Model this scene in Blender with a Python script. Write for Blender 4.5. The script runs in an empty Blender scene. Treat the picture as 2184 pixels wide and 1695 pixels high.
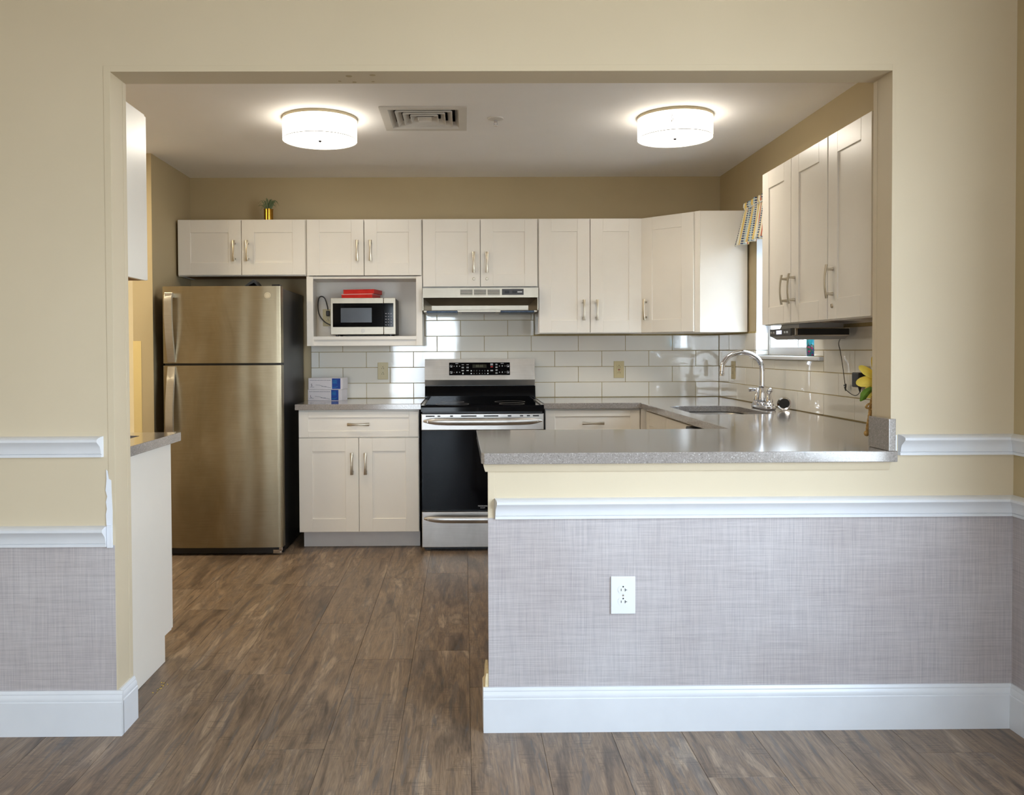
import bpy, bmesh, math, random
from math import sin, cos, pi, radians
from mathutils import Matrix, Vector
random.seed(7)
S = 0.0254                      # everything below is measured in inches
C = bpy.context.scene.collection
sc = bpy.context.scene

# ------------------------------------------------------------------ camera
F, CX, CY, YA, PI_, RO = 1782.7, 1005.25, 783.9, .0087, .0204, -.0046
A = Matrix(((cos(YA), -sin(YA), 0), (sin(YA), cos(YA), 0), (0, 0, 1)))
Bm = Matrix(((1, 0, 0), (0, cos(PI_), -sin(PI_)), (0, sin(PI_), cos(PI_))))
Cm = Matrix(((cos(RO), 0, sin(RO)), (0, 1, 0), (-sin(RO), 0, cos(RO))))
M3 = Cm @ Bm @ A
cd = bpy.data.cameras.new('camera'); cam = bpy.data.objects.new('camera', cd); C.objects.link(cam)
cd.sensor_width = 36; cd.sensor_fit = 'HORIZONTAL'; cd.lens = F / 2184 * 36
cd.shift_x = (1092 - CX) / 2184; cd.shift_y = -(847.5 - CY) / 2184
cd.clip_start = .05; cd.clip_end = 200
r_, f_, u_ = M3[0], M3[1], M3[2]
cam.matrix_world = Matrix(((r_[0], u_[0], -f_[0], 0), (r_[1], u_[1], -f_[1], 0), (r_[2], u_[2], -f_[2], 49.5 * S), (0, 0, 0, 1)))
sc.camera = cam

# ------------------------------------------------------------------ exposure, sky
sc.view_settings.view_transform = 'Standard'; sc.view_settings.look = 'None'
sc.view_settings.gamma = 1; sc.view_settings.use_curve_mapping = False
sc.view_settings.exposure = 1.55
try:
    sc.cycles.use_denoising = True; sc.cycles.max_bounces = 10; sc.cycles.diffuse_bounces = 6; sc.cycles.glossy_bounces = 5
    sc.cycles.sample_clamp_indirect = 6; sc.cycles.caustics_reflective = False; sc.cycles.caustics_refractive = False
except Exception: pass
SKY = 7.0
LAMP_SIDE, LAMP_BOTTOM = 1.8, 7.5
w = bpy.data.worlds.new('sky'); sc.world = w; w.use_nodes = True
n = w.node_tree.nodes; l = w.node_tree.links; n.clear()
tc = n.new('ShaderNodeTexCoord'); sx = n.new('ShaderNodeSeparateXYZ'); mr = n.new('ShaderNodeMapRange'); cr = n.new('ShaderNodeValToRGB')
bg = n.new('ShaderNodeBackground'); ow = n.new('ShaderNodeOutputWorld')
mr.inputs['From Min'].default_value = -.25; mr.inputs['From Max'].default_value = .6
cr.color_ramp.elements[0].color = (.34, .36, .35, 1); cr.color_ramp.elements[1].color = (.62, .8, 1, 1)
e = cr.color_ramp.elements.new(.34); e.color = (.78, .89, 1, 1)
l.new(tc.outputs['Generated'], sx.inputs[0]); l.new(sx.outputs['Z'], mr.inputs['Value']); l.new(mr.outputs[0], cr.inputs[0])
l.new(cr.outputs[0], bg.inputs[0]); bg.inputs[1].default_value = SKY; l.new(bg.outputs[0], ow.inputs[0])

def portal(name, cx, cy, cz, sx_, sy_, rot):
    ld = bpy.data.lights.new(name, 'AREA'); ld.shape = 'RECTANGLE'; ld.size = sx_ * S; ld.size_y = sy_ * S; ld.cycles.is_portal = True
    o = bpy.data.objects.new(name, ld); C.objects.link(o); o.location = (cx * S, cy * S, cz * S); o.rotation_euler = rot

hl = bpy.data.lights.new('hall_fill', 'AREA'); hl.shape = 'DISK'; hl.size = 16 * S; hl.energy = 10; hl.color = (1, .84, .55)  # unseen fill light without a fitting, added to brighten hall and stub wall
ho = bpy.data.objects.new('hall_fill', hl); C.objects.link(ho); ho.location = (-104 * S, 176 * S, 97 * S)

# ------------------------------------------------------------------ helpers
WL = {}
class B:
    def __init__(s): s.bm = bmesh.new()
    def box(s, x0, x1, y0, y1, z0, z1, bv=0, seg=1):
        r = bmesh.ops.create_cube(s.bm, size=1)
        for v in r['verts']:
            v.co = Vector(((x0 + x1) / 2 + v.co.x * (x1 - x0), (y0 + y1) / 2 + v.co.y * (y1 - y0), (z0 + z1) / 2 + v.co.z * (z1 - z0)))
        if bv:
            ed = list({e for v in r['verts'] for e in v.link_edges})
            bmesh.ops.bevel(s.bm, geom=ed, offset=bv, segments=seg, affect='EDGES', profile=.5)
        return s
    def mesh(s, vs, fs):
        bv = [s.bm.verts.new(v) for v in vs]
        for f in fs:
            try: s.bm.faces.new([bv[i] for i in f])
            except ValueError: pass
        return s
    def prism(s, pts, lo, hi, ax='z'):
        k = len(pts)
        def P(a, b, t): return {'z': (a, b, t), 'x': (t, a, b), 'y': (a, t, b)}[ax]
        vs = [P(a, b, lo) for a, b in pts] + [P(a, b, hi) for a, b in pts]
        fs = [list(range(k)), list(range(2 * k - 1, k - 1, -1))] + [[i, (i + 1) % k, k + (i + 1) % k, k + i] for i in range(k)]
        return s.mesh(vs, fs)
    def lathe(s, prof, c, seg=24, ax='z'):
        vs, fs = [], []
        for r, z in prof:
            for i in range(seg):
                a = 2 * pi * i / seg; p = (r * cos(a), r * sin(a), z)
                p = {'z': p, 'x': (p[2], p[0], p[1]), 'y': (p[0], p[2], p[1])}[ax]
                vs.append((c[0] + p[0], c[1] + p[1], c[2] + p[2]))
        m = len(prof)
        for j in range(m - 1):
            for i in range(seg):
                k = (i + 1) % seg; fs.append([j * seg + i, j * seg + k, (j + 1) * seg + k, (j + 1) * seg + i])
        ring = len(prof) >= 4 and min(prof[0][0], prof[-1][0]) > 1e-6 and math.hypot(prof[0][0] - prof[-1][0], prof[0][1] - prof[-1][1]) < .3 * max(p[0] for p in prof)
        if ring:
            for i in range(seg): k = (i + 1) % seg; fs.append([(m - 1) * seg + i, (m - 1) * seg + k, k, i])
            return s.mesh(vs, fs)
        if prof[0][0] > 1e-6: fs.append(list(range(seg)))
        if prof[-1][0] > 1e-6: fs.append([(m - 1) * seg + i for i in range(seg)][::-1])
        s.mesh(vs, fs); return s
    def tube(s, pts, r, seg=8, up=None, flat=1.0):
        P = [Vector(p) for p in pts]; m = len(P); R = r if isinstance(r, (list, tuple)) else [r] * m
        vs, fs = [], []; N = None
        for i in range(m):
            T = (P[min(i + 1, m - 1)] - P[max(i - 1, 0)]).normalized()
            if N is None:
                ref = Vector(up) if up else (Vector((0, 0, 1)) if abs(T.z) < .9 else Vector((1, 0, 0)))
            else: ref = N
            N = (ref - T * ref.dot(T)).normalized(); Bn = T.cross(N)
            for k in range(seg):
                a = 2 * pi * k / seg; rr = R[i]; ra, rb = rr if isinstance(rr, tuple) else (rr, rr * flat)
                vs.append(P[i] + N * (ra * cos(a)) + Bn * (rb * sin(a)))
        for i in range(m - 1):
            for k in range(seg):
                q = (k + 1) % seg; fs.append([i * seg + k, i * seg + q, (i + 1) * seg + q, (i + 1) * seg + k])
        fs.append(list(range(seg))[::-1]); fs.append([(m - 1) * seg + k for k in range(seg)])
        return s.mesh(vs, fs)
    def ell(s, c, rad, seg=16, rings=10, rot=None):
        m = Matrix.Diagonal((rad[0], rad[1], rad[2], 1)); R = rot.to_4x4() if rot else Matrix.Identity(4)
        bmesh.ops.create_uvsphere(s.bm, u_segments=seg, v_segments=rings, radius=1, matrix=Matrix.Translation(c) @ R @ m); return s
    def xf(s, M): bmesh.ops.transform(s.bm, matrix=M, verts=s.bm.verts[:]); return s
    def out(s, name, mt, parent=None, smooth=False, origin=None, kind=None, ang=35):
        bmesh.ops.recalc_face_normals(s.bm, faces=s.bm.faces[:])
        base = Vector(WL[parent.name]) if parent else Vector((0, 0, 0))
        if origin is not None: org = Vector(origin)
        elif parent: org = base
        else:
            xs = [v.co for v in s.bm.verts]; org = Vector(((min(v.x for v in xs) + max(v.x for v in xs)) / 2, (min(v.y for v in xs) + max(v.y for v in xs)) / 2, min(v.z for v in xs)))
        for v in s.bm.verts: v.co = (v.co - org) * S
        me = bpy.data.meshes.new(name); s.bm.to_mesh(me); s.bm.free()
        if smooth:
            for p in me.polygons: p.use_smooth = True
            try: me.set_sharp_from_angle(angle=radians(ang))
            except Exception: pass
        o = bpy.data.objects.new(name, me); C.objects.link(o)
        for m_ in (mt if isinstance(mt, (list, tuple)) else [mt]): me.materials.append(m_)
        if parent: o.parent = parent
        o.location = (org - base) * S; WL[o.name] = tuple(org)
        if kind: o['kind'] = kind
        return o

def thing(name, label, cat, loc, group=None):
    o = bpy.data.objects.new(name, None); C.objects.link(o); o.empty_display_size = .05
    o.location = Vector(loc) * S; WL[o.name] = tuple(loc); o['label'] = label; o['category'] = cat
    if group: o['group'] = group
    return o
def tag(o, label, cat, group=None):
    o['label'] = label; o['category'] = cat
    if group: o['group'] = group
    return o
def struct(o, label=None):
    o['kind'] = 'structure'
    if label: o['label'] = label
    return o
def text(body, size, ax='x'):
    cu = bpy.data.curves.new('t', 'FONT'); cu.body = body; cu.size = size; cu.extrude = .004; cu.align_x = 'CENTER'; cu.align_y = 'CENTER'; cu.resolution_u = 3
    o = bpy.data.objects.new('t', cu); C.objects.link(o); me = o.to_mesh(); b = B(); b.bm.from_mesh(me); o.to_mesh_clear()
    bpy.data.objects.remove(o); bpy.data.curves.remove(cu)
    b.xf(Matrix.Rotation(pi / 2, 4, 'X')); return b       # reads in the XZ plane, facing -Y
def join(a, b):
    me = bpy.data.meshes.new('j'); b.bm.to_mesh(me); b.bm.free(); a.bm.from_mesh(me); bpy.data.meshes.remove(me); return a
T = lambda x, y, z: Matrix.Translation((x, y, z))
RZ = lambda a: Matrix.Rotation(radians(a), 4, 'Z')

# ------------------------------------------------------------------ materials
def lin(c):
    return tuple(((v / 255) / 12.92 if v / 255 <= .04045 else ((v / 255 + .055) / 1.055) ** 2.4) for v in c) + (1,)
class Mt:
    def __init__(s, name, col, rough=.5, metal=0, spec=.5, coat=0, coat_r=.1):
        s.m = bpy.data.materials.new(name); s.m.use_nodes = True; s.t = s.m.node_tree; s.n = s.t.nodes; s.l = s.t.links
        s.p = s.n['Principled BSDF']; s.p.inputs['Base Color'].default_value = lin(col); s.p.inputs['Roughness'].default_value = rough
        s.p.inputs['Metallic'].default_value = metal; s.p.inputs['Specular IOR Level'].default_value = spec
        s.p.inputs['Coat Weight'].default_value = coat; s.p.inputs['Coat Roughness'].default_value = coat_r; s._co = None
    def co(s, kind='Object', scale=(1, 1, 1), rnd=0):
        t = s.n.new('ShaderNodeTexCoord'); mp = s.n.new('ShaderNodeMapping'); mp.inputs['Scale'].default_value = scale
        s.l.new(t.outputs[kind], mp.inputs['Vector'])
        if rnd:
            oi = s.n.new('ShaderNodeObjectInfo'); mu = s.n.new('ShaderNodeMath'); mu.operation = 'MULTIPLY'; mu.inputs[1].default_value = rnd
            s.l.new(oi.outputs['Random'], mu.inputs[0]); s.l.new(mu.outputs[0], mp.inputs['Location'])
        return mp.outputs[0]
    def noise(s, scale, co=None, detail=4, rough=.55, dist=0):
        x = s.n.new('ShaderNodeTexNoise'); x.inputs['Scale'].default_value = scale; x.inputs['Detail'].default_value = detail; x.inputs['Roughness'].default_value = rough
        x.inputs['Distortion'].default_value = dist
        s.l.new(co or s.co(), x.inputs['Vector']); return x.outputs['Fac']
    def ramp(s, fac, stops, interp='LINEAR'):
        r = s.n.new('ShaderNodeValToRGB'); r.color_ramp.interpolation = interp; el = r.color_ramp.elements
        el[0].position, el[0].color = stops[0][0], lin(stops[0][1]); el[1].position, el[1].color = stops[-1][0], lin(stops[-1][1])
        for p, c in stops[1:-1]: q = el.new(p); q.color = lin(c)
        s.l.new(fac, r.inputs[0]); return r.outputs[0]
    def mix(s, fac, a, b, mode='MIX'):
        m = s.n.new('ShaderNodeMix'); m.data_type = 'RGBA'; m.blend_type = mode
        for k, v in ((0, fac), (6, a), (7, b)):
            if isinstance(v, (int, float)): m.inputs[k].default_value = v
            elif isinstance(v, tuple): m.inputs[k].default_value = lin(v)
            else: s.l.new(v, m.inputs[k])
        return m.outputs[2]
    def math(s, op, a, b=0):
        m = s.n.new('ShaderNodeMath'); m.operation = op
        for k, v in ((0, a), (1, b)):
            if isinstance(v, (int, float)): m.inputs[k].default_value = v
            else: s.l.new(v, m.inputs[k])
        return m.outputs[0]
    def base(s, x): s.l.new(x, s.p.inputs['Base Color']); return s
    def rgh(s, fac, a, b):
        m = s.n.new('ShaderNodeMapRange'); m.inputs['To Min'].default_value = a; m.inputs['To Max'].default_value = b
        s.l.new(fac, m.inputs['Value']); s.l.new(m.outputs[0], s.p.inputs['Roughness']); return s
    def bump(s, h, strength=.1, dist=.001):
        b = s.n.new('ShaderNodeBump'); b.inputs['Strength'].default_value = strength; b.inputs['Distance'].default_value = dist
        s.l.new(h, b.inputs['Height']); s.l.new(b.outputs[0], s.p.inputs['Normal']); return s
def plain(name, col, rough=.5, metal=0, spec=.5, coat=0, var=6, vs=9, bs=None, bst=.05):
    m = Mt(name, col, rough, metal, spec, coat)
    f = m.noise(vs); d = tuple(max(0, c - var) for c in col); h = tuple(min(255, c + var) for c in col)
    m.base(m.ramp(f, [(.3, d), (.7, h)]))
    if bs: m.bump(m.noise(bs, detail=3), bst)
    return m.m

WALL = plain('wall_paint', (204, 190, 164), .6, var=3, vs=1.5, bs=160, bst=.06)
WALL_DIM = plain('wall_paint_dimmed', (184, 167, 132), .6, var=3, vs=1.5, bs=160, bst=.06)  # wall paint darkened: the kitchen walls' dimness is put into the colour
CEIL = plain('ceiling_paint', (245, 243, 242), .75, var=2, vs=2, bs=140, bst=.06)
TRIM = plain('trim_paint', (218, 220, 224), .32, var=3, vs=6, bs=60, bst=.03)
CAB = plain('cabinet_paint', (232, 226, 216), .3, var=2, vs=4, bs=220, bst=.02)
TOE = plain('toe_kick_paint', (206, 202, 200), .45, var=3)
CREAM = plain('cream_vinyl', (226, 203, 143), .4, var=2)
RAWWOOD = plain('bare_wood', (216, 198, 160), .7, var=10, vs=30)
PLY = plain('plywood_underside', (150, 104, 52), .55, var=18, vs=12)
BLACK = plain('black_plastic', (20, 20, 22), .35, var=4)
BLKGLASS = plain('black_glass', (5, 6, 10), .06, var=2, spec=.14)
BLKSIDE = plain('black_textured_steel', (30, 30, 33), .38, var=3, bs=350, bst=.1)
CHROME = plain('chrome', (222, 222, 226), .07, 1, var=2)
NICKEL = plain('brushed_nickel', (196, 186, 168), .3, 1, var=4, vs=40)
BRASS = plain('polished_brass', (176, 132, 52), .18, 1, var=10, vs=20)
ALMOND = plain('almond_plastic', (206, 192, 148), .35, var=2)
WHITEP = plain('white_plastic', (226, 228, 230), .3, var=2)
VENTW = plain('vent_paint', (214, 210, 204), .45, var=3)
DARK = plain('dark_slot', (14, 13, 12), .7, var=2)
RING = plain('lamp_ring', (190, 178, 150), .35, .4, var=4)
RED = plain('red_card', (196, 24, 22), .35, var=12, vs=14)
PINKW = plain('pale_card_edge', (226, 170, 165), .6, var=5)
CARD = plain('white_card', (214, 210, 214), .45, var=4)
CARD2 = plain('blue_print', (22, 62, 148), .35, var=14, vs=20)
CYANP = plain('cyan_print', (40, 140, 190), .35, var=10, vs=20)
INK = plain('ink', (30, 30, 60), .5, var=3)
GREYINK = plain('grey_ink', (140, 140, 150), .5, var=3)
LEGEND = plain('panel_legend', (205, 208, 212), .4, var=3)
REDINK = plain('red_legend', (190, 40, 40), .4, var=3)
LCD = plain('lcd_display', (36, 38, 30), .2, var=3)
PATCH = plain('white_primer', (226, 230, 238), .6, var=4)
GROUT = plain('grout', (176, 158, 112), .85, var=10, vs=30)
YELLOW = plain('yellow_petal', (242, 220, 98), .6, var=10, vs=40)
LEAF = plain('green_leaf', (92, 132, 34), .55, var=16, vs=40)
GRASSY = plain('grey_green_blade', (92, 108, 70), .6, var=18, vs=60)
SOIL = plain('soil', (24, 20, 16), .9, var=6, vs=60)
ROPE = plain('jute', (186, 148, 88), .85, var=22, vs=120)
GREYP = plain('grey_plastic', (150, 146, 140), .32, var=4)
GREYCORD = plain('grey_cord', (62, 60, 58), .5, var=4)
SMUDGE = plain('old_glue', (176, 158, 124), .8, var=6)
FILTER = plain('hood_filter', (60, 68, 80), .35, .8, var=10, vs=60)

def steel(name, col, rough, vert=False):
    m = Mt(name, col, rough, 1.0)
    k = m.noise(1, m.co(scale=(6, 6, 420) if not vert else (420, 420, 6)), 3)
    big = m.noise(1, m.co(scale=(5, 5, 2.2)), 4, .6, .6)
    d = tuple(max(0, c - 22) for c in col); h = tuple(min(255, c + 14) for c in col)
    m.base(m.mix(.3, m.ramp(big, [(.25, d), (.75, h)]), m.ramp(k, [(.3, d), (.7, h)]))); m.rgh(big, rough - .05, rough + .1)
    m.bump(k, .04, .0004)
    m.p.inputs['Anisotropic'].default_value = .5
    return m.m
STEEL = steel('brushed_steel', (202, 199, 195), .34)
STEEL2 = steel('warm_steel', (178, 170, 156), .34)
FRIDGE = steel('fridge_steel', (158, 146, 122), .33)
SINKM = steel('sink_steel', (190, 190, 190), .34)

def wood():
    m = Mt('floor_plank', (120, 98, 76), .42, spec=.5)
    big = m.noise(1, m.co(scale=(11, 1.5, 1), rnd=37), 5, .62, 1.0)
    mid = m.noise(1, m.co(scale=(34, 4.2, 1), rnd=91), 5, .62, .9)
    fine = m.noise(1, m.co(scale=(260, 12, 1), rnd=53), 4, .6)
    saw = m.noise(1, m.co(scale=(10, 210, 1), rnd=11), 2, .5); sawm = m.noise(1, m.co(scale=(11, 7, 1), rnd=71), 3)
    a = m.ramp(big, [(.3, (70, 58, 51)), (.42, (112, 96, 83)), (.5, (156, 133, 110)), (.57, (126, 111, 100)), (.67, (196, 174, 150)), (.78, (146, 130, 116))])
    b = m.ramp(mid, [(.32, (68, 57, 50)), (.47, (134, 115, 97)), (.6, (160, 140, 119)), (.7, (190, 168, 144))])
    c = m.mix(.36, a, b)
    c = m.mix(.4, c, m.ramp(fine, [(.3, (104, 100, 96)), (.62, (255, 255, 255))]), 'MULTIPLY')
    sm = m.math('MULTIPLY', m.math('GREATER_THAN', sawm, .56), m.math('GREATER_THAN', saw, .56))
    c = m.mix(m.math('MULTIPLY', sm, .36), c, (70, 58, 50))
    bl = m.noise(1, m.co(scale=(24, 2.0, 1), rnd=29), 3, .5, 1.6)
    c = m.mix(m.math('MULTIPLY', m.math('GREATER_THAN', bl, .62), .38), c, (88, 92, 98))
    oi = m.n.new('ShaderNodeObjectInfo'); rv = m.ramp(oi.outputs['Random'], [(0, (238, 233, 228)), (1, (255, 252, 248))])
    m.base(m.mix(1.0, c, rv, 'MULTIPLY')); m.rgh(mid, .32, .46); m.bump(fine, .1, .0006)
    return m.m
WOOD = wood()
def quartz():
    m = Mt('grey_quartz', (160, 150, 140), .12, spec=.6, coat=.55)
    v = m.n.new('ShaderNodeTexVoronoi'); v.inputs['Scale'].default_value = 330; m.l.new(m.co(), v.inputs['Vector'])
    sp = m.ramp(v.outputs['Color'], [(.0, (96, 90, 88)), (.2, (136, 130, 127)), (.8, (162, 156, 152)), (1, (222, 218, 214))])
    dk = m.math('GREATER_THAN', m.noise(190, detail=1), .7)
    c = m.mix(.6, (141, 133, 126), sp); m.base(m.mix(m.math('MULTIPLY', dk, .55), c, (70, 66, 64))); return m.m
QUARTZ = quartz()
def paper():
    m = Mt('linen_wallpaper', (190, 184, 184), .6)
    h = m.noise(1, m.co(scale=(7, 7, 330)), 4, .7); v = m.noise(1, m.co(scale=(330, 330, 7)), 4, .7)
    c1 = m.ramp(h, [(.3, (158, 151, 154)), (.68, (205, 199, 200))]); c2 = m.ramp(v, [(.3, (156, 152, 156)), (.68, (204, 198, 196))])
    big = m.ramp(m.noise(2.5), [(.3, (238, 234, 232)), (.7, (255, 255, 255))])
    m.base(m.mix(1, m.mix(.5, c1, c2), big, 'MULTIPLY')); m.bump(m.math('ADD', h, v), .15, .0006); return m.m
PAPER = paper()
def tilem():
    m = Mt('glazed_tile', (228, 224, 213), .05, spec=.55, coat=.35, coat_r=.03)
    oi = m.n.new('ShaderNodeObjectInfo'); m.base(m.ramp(oi.outputs['Random'], [(0, (234, 230, 219)), (1, (241, 238, 229))]))
    m.bump(m.noise(14, m.co(rnd=30), 2), .06, .003); return m.m
TILE = tilem()
def glow(name, col, k):
    m = Mt(name, (240, 236, 225), .6); m.p.inputs['Emission Color'].default_value = col; m.p.inputs['Emission Strength'].default_value = k
    x = m.noise(1, m.co(scale=(60, 60, 4)), 2); m.base(m.ramp(x, [(.3, (234, 230, 218)), (.7, (244, 240, 230))])); return m.m
SHADE = glow('glowing_shade', (1, .92, .78, 1), LAMP_SIDE); DIFF = glow('glowing_diffuser', (1, .92, .79, 1), LAMP_BOTTOM)
RIM = plain('shade_rim', (14, 12, 9), .9, spec=.1, var=1)
CLOCK = glow('clock_display', (.5, .6, 1, 1), .35)
def glassm(name, tint=(1, 1, 1, 1), refl=.06):
    m = bpy.data.materials.new(name); m.use_nodes = True; t = m.node_tree; t.nodes.clear()
    a = t.nodes.new('ShaderNodeBsdfTransparent'); a.inputs[0].default_value = tint; g = t.nodes.new('ShaderNodeBsdfGlossy'); g.inputs['Roughness'].default_value = .02
    x = t.nodes.new('ShaderNodeMixShader'); x.inputs[0].default_value = refl; o = t.nodes.new('ShaderNodeOutputMaterial')
    t.links.new(a.outputs[0], x.inputs[1]); t.links.new(g.outputs[0], x.inputs[2]); t.links.new(x.outputs[0], o.inputs[0]); return m
GLASS = glassm('window_glass')
def bottlem():
    m = Mt('patterned_turquoise', (30, 160, 190), .2, coat=.4)
    v = m.n.new('ShaderNodeTexVoronoi'); v.inputs['Scale'].default_value = 130; m.l.new(m.co(), v.inputs['Vector'])
    a = m.ramp(v.outputs['Color'], [(0, (20, 110, 120)), (.35, (46, 120, 80)), (.6, (30, 70, 130)), (.8, (190, 50, 110)), (1, (60, 190, 200))])
    s_ = m.n.new('ShaderNodeSeparateXYZ'); m.l.new(m.co(), s_.inputs[0])
    f = m.math('GREATER_THAN', m.math('ADD', s_.outputs[2], m.math('MULTIPLY', m.noise(60), .05)), .085)
    m.base(m.mix(f, a, (52, 178, 205))); return m.m
BOTTLE = bottlem()
def valancem():
    m = Mt('striped_fabric', (220, 200, 150), .8)
    uv = m.n.new('ShaderNodeUVMap'); s_ = m.n.new('ShaderNodeSeparateXYZ'); m.l.new(uv.outputs[0], s_.inputs[0])
    f = m.math('FRACT', m.math('MULTIPLY', s_.outputs[0], 9.0))
    st = m.ramp(f, [(0, (232, 226, 202)), (.06, (52, 64, 104)), (.14, (236, 232, 214)), (.2, (236, 206, 120)), (.27, (238, 232, 212)), (.33, (204, 108, 76)), (.36, (236, 230, 208)), (.44, (188, 210, 186)), (.52, (238, 234, 216)), (.57, (232, 190, 96)), (.62, (238, 232, 212)), (.66, (52, 64, 108)), (.72, (160, 192, 210)), (.78, (52, 64, 108)), (.84, (238, 232, 212)), (.9, (236, 208, 124)), (.96, (206, 110, 84)), (1, (232, 226, 202))], 'CONSTANT')
    d = m.math('GREATER_THAN', m.math('FRACT', m.math('MULTIPLY', s_.outputs[1], 19)), .5)
    nv = m.math('MAXIMUM', m.math('MULTIPLY', m.math('GREATER_THAN', f, .66), m.math('LESS_THAN', f, .84)), m.math('MULTIPLY', m.math('GREATER_THAN', f, .06), m.math('LESS_THAN', f, .14))); m.base(m.mix(m.math('MULTIPLY', m.math('MULTIPLY', d, nv), .8), st, (226, 224, 206)))
    m.bump(m.noise(600, detail=1), .15); return m.m
VALANCE = valancem()

# ------------------------------------------------------------------ dimensions (inches)
D, WB, YB = 107.9, 112.77, 232.9           # front face and kitchen face of the partition, back wall
ZC, XL, XR = 97.6, -75.6, 71.46            # kitchen ceiling, left stub wall, right wall
XJL, XJR, ZO = -45.05, 55.34, 85.3         # opening
YU = 220.1                                 # upper door faces
ZT, ZUB = 84.15, 53.85
XW, YW, YN, ZL = -134, 262, -112, 106      # far hall wall, hall back, living-room rear wall, its ceiling

# ------------------------------------------------------------------ structure
fl = struct(B().box(XW, XR, YN, YW, -2, -.25).out('floor', plain('floor_underlay', (30, 26, 22), .8)))
k0 = -15
joints = {3: 95.5, -3: 103.3, -1: 137.2, -2: 181.5, -5: 129.5, -4: 175.6, -6: 160, 0: 122, 1: 84, 2: 116, 4: 74, 5: 88, 6: 101, 7: 80}
for k in range(k0, 8):
    x0 = .62 + 9.12 * k; x1 = x0 + 9.12
    x0, x1 = max(x0, XW), min(x1, XR)
    if x1 - x0 < .3: continue
    j = joints.get(k, 60 + (k * 31 % 47)); ys = [j + 48 * q for q in range(-6, 6)]
    ys = [YN] + [y for y in ys if YN + 2 < y < YW - 2] + [YW]
    for a, b in zip(ys, ys[1:]):
        dz = random.uniform(-.012, 0)
        bb = B().box(x0 + .018, x1 - .018, a + .018, b - .018, -.25, dz, bv=.025)
        bb.out('plank', WOOD, fl, origin=((x0 + x1) / 2, (a + b) / 2, -.25))

b = B(); vx0, vx1, vy0, vy1 = -15.1, -.7, 167.0, 181.4
for q in ((XW, vx0, WB, YW + 5), (vx1, XR + 6, WB, YW + 5), (vx0, vx1, WB, vy0), (vx0, vx1, vy1, YW + 5)): b.box(*q, ZC, ZC + 4)
struct(b.out('ceiling_kitchen', CEIL))
struct(B().box(XW - 5, XR + 6, YN - 5, D, ZL, ZL + 4).out('ceiling_living', CEIL))
# partition with the big opening (one wall)
b = B()
b.box(XW, XJL, D, WB, 0, ZL + 4); b.box(XJL, XJR, D, WB, ZO, ZL + 4); b.box(XJR, XR, D, WB, 0, ZL + 4)
b.prism([(3.0, D), (XJR, D), (XJR, WB), (3.25, WB)], 0, 34.9)
wf = struct(b.out('wall_front', WALL))
B().box(-130, -45.22, D - .04, D, 5, 24.6).out('wallpaper', PAPER, wf)
B().box(3.05, XR, D - .04, D, 5, 27.9).out('wallpaper', PAPER, wf)
# corner bead strips round the opening, slightly proud
for q in ((XJL - .85, XJL, D - .045, D, 27.3, ZO + .8), (XJR, XJR + .45, D - .045, D, 40, ZO + .8), (XJL, XJR, D - .045, D, ZO, ZO + .8)):
    B().box(*q, bv=.02).out('corner_bead', WALL, wf)
B().box(3.0, 3.85, D - .075, D - .03, 5.6, 27.8, bv=.02).out('corner_bead', PAPER, wf)
B().box(3.0, 3.85, D - .075, D - .03, 27.8, 33.9, bv=.02).out('corner_bead', WALL, wf)
for x, s_ in ((XJL, 1), (XJR, -1)):
    B().box(min(x, x + .05 * s_), max(x, x + .05 * s_), WB - 1.05, WB, 5.7 if s_ > 0 else 40.4, ZO - .05, bv=.02).out('jamb_strip', WALL, wf)
for px, py, r in ((-14.8, 109.7, .42), (-11.7, 109.3, .4), (-14.4, 112.1, .3), (-16.3, 111.7, .22), (-11.9, 111.9, .24)):
    B().lathe([(r, -.03), (r * .8, -.045), (0, -.05)], (px, py, ZO), 14).out('glue_mark', SMUDGE, wf)
# ragged unpainted primer patch beside the left jamb
pts = [(-46.25, 27.2), (-46.3, 28.6), (-46.15, 29.3), (-46.28, 30.2), (-46.1, 30.9), (-46.3, 31.7), (-46.15, 33.2), (-46.2, 34.4), (-46.0, 34.2), (-45.85, 33.2), (-45.55, 33.0), (-45.5, 31), (-45.42, 29), (-45.45, 27.2)]
B().prism(pts, D - .075, D - .05, 'y').out('primer_patch', PATCH, wf)
for x0, x1 in ((56.2, 56.35),): B().box(x0 - .35, x1 - .2, D - .05, D, 35.5, 38.3).out('primer_patch', PATCH, wf)

# back wall with hall, left stub, right wall with the window hole
wb = struct(B().box(XL - 4.8, XR + 6, YB, YB + 5, 0, ZC).out('wall_back', WALL_DIM))
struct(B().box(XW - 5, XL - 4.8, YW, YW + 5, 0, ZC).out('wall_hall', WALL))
struct(B().box(XL - 4.8, XL, 204.1, YB, 0, ZC).out('wall_left', WALL_DIM))
b = B(); b.prism([(204.06 - .02, 0)] and [(XL - 4.85, 204.03), (XL - 2.9, 204.03), (XL - 2.9, 204.1), (XL - 4.8, 204.1), (XL - 4.8, 206), (XL - 4.85, 206)], 4, 52.2)
tag(b.out('corner_guard', CREAM), 'cream vinyl guard on the outer corner of the stub wall by the refrigerator', 'corner guard')
struct(B().box(XW - 5, XW, YN, YW, 0, ZL).out('wall_far_left', WALL))
WY0, WY1, WZ0, WZ1 = 169.4, 203.7, 48.0, 82
LY0, LY1, LZ0, LZ1 = -6, 72, 24, 88        # living-room window in the right wall
b = B(); x0, x1 = XR, XR + 5.2
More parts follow.
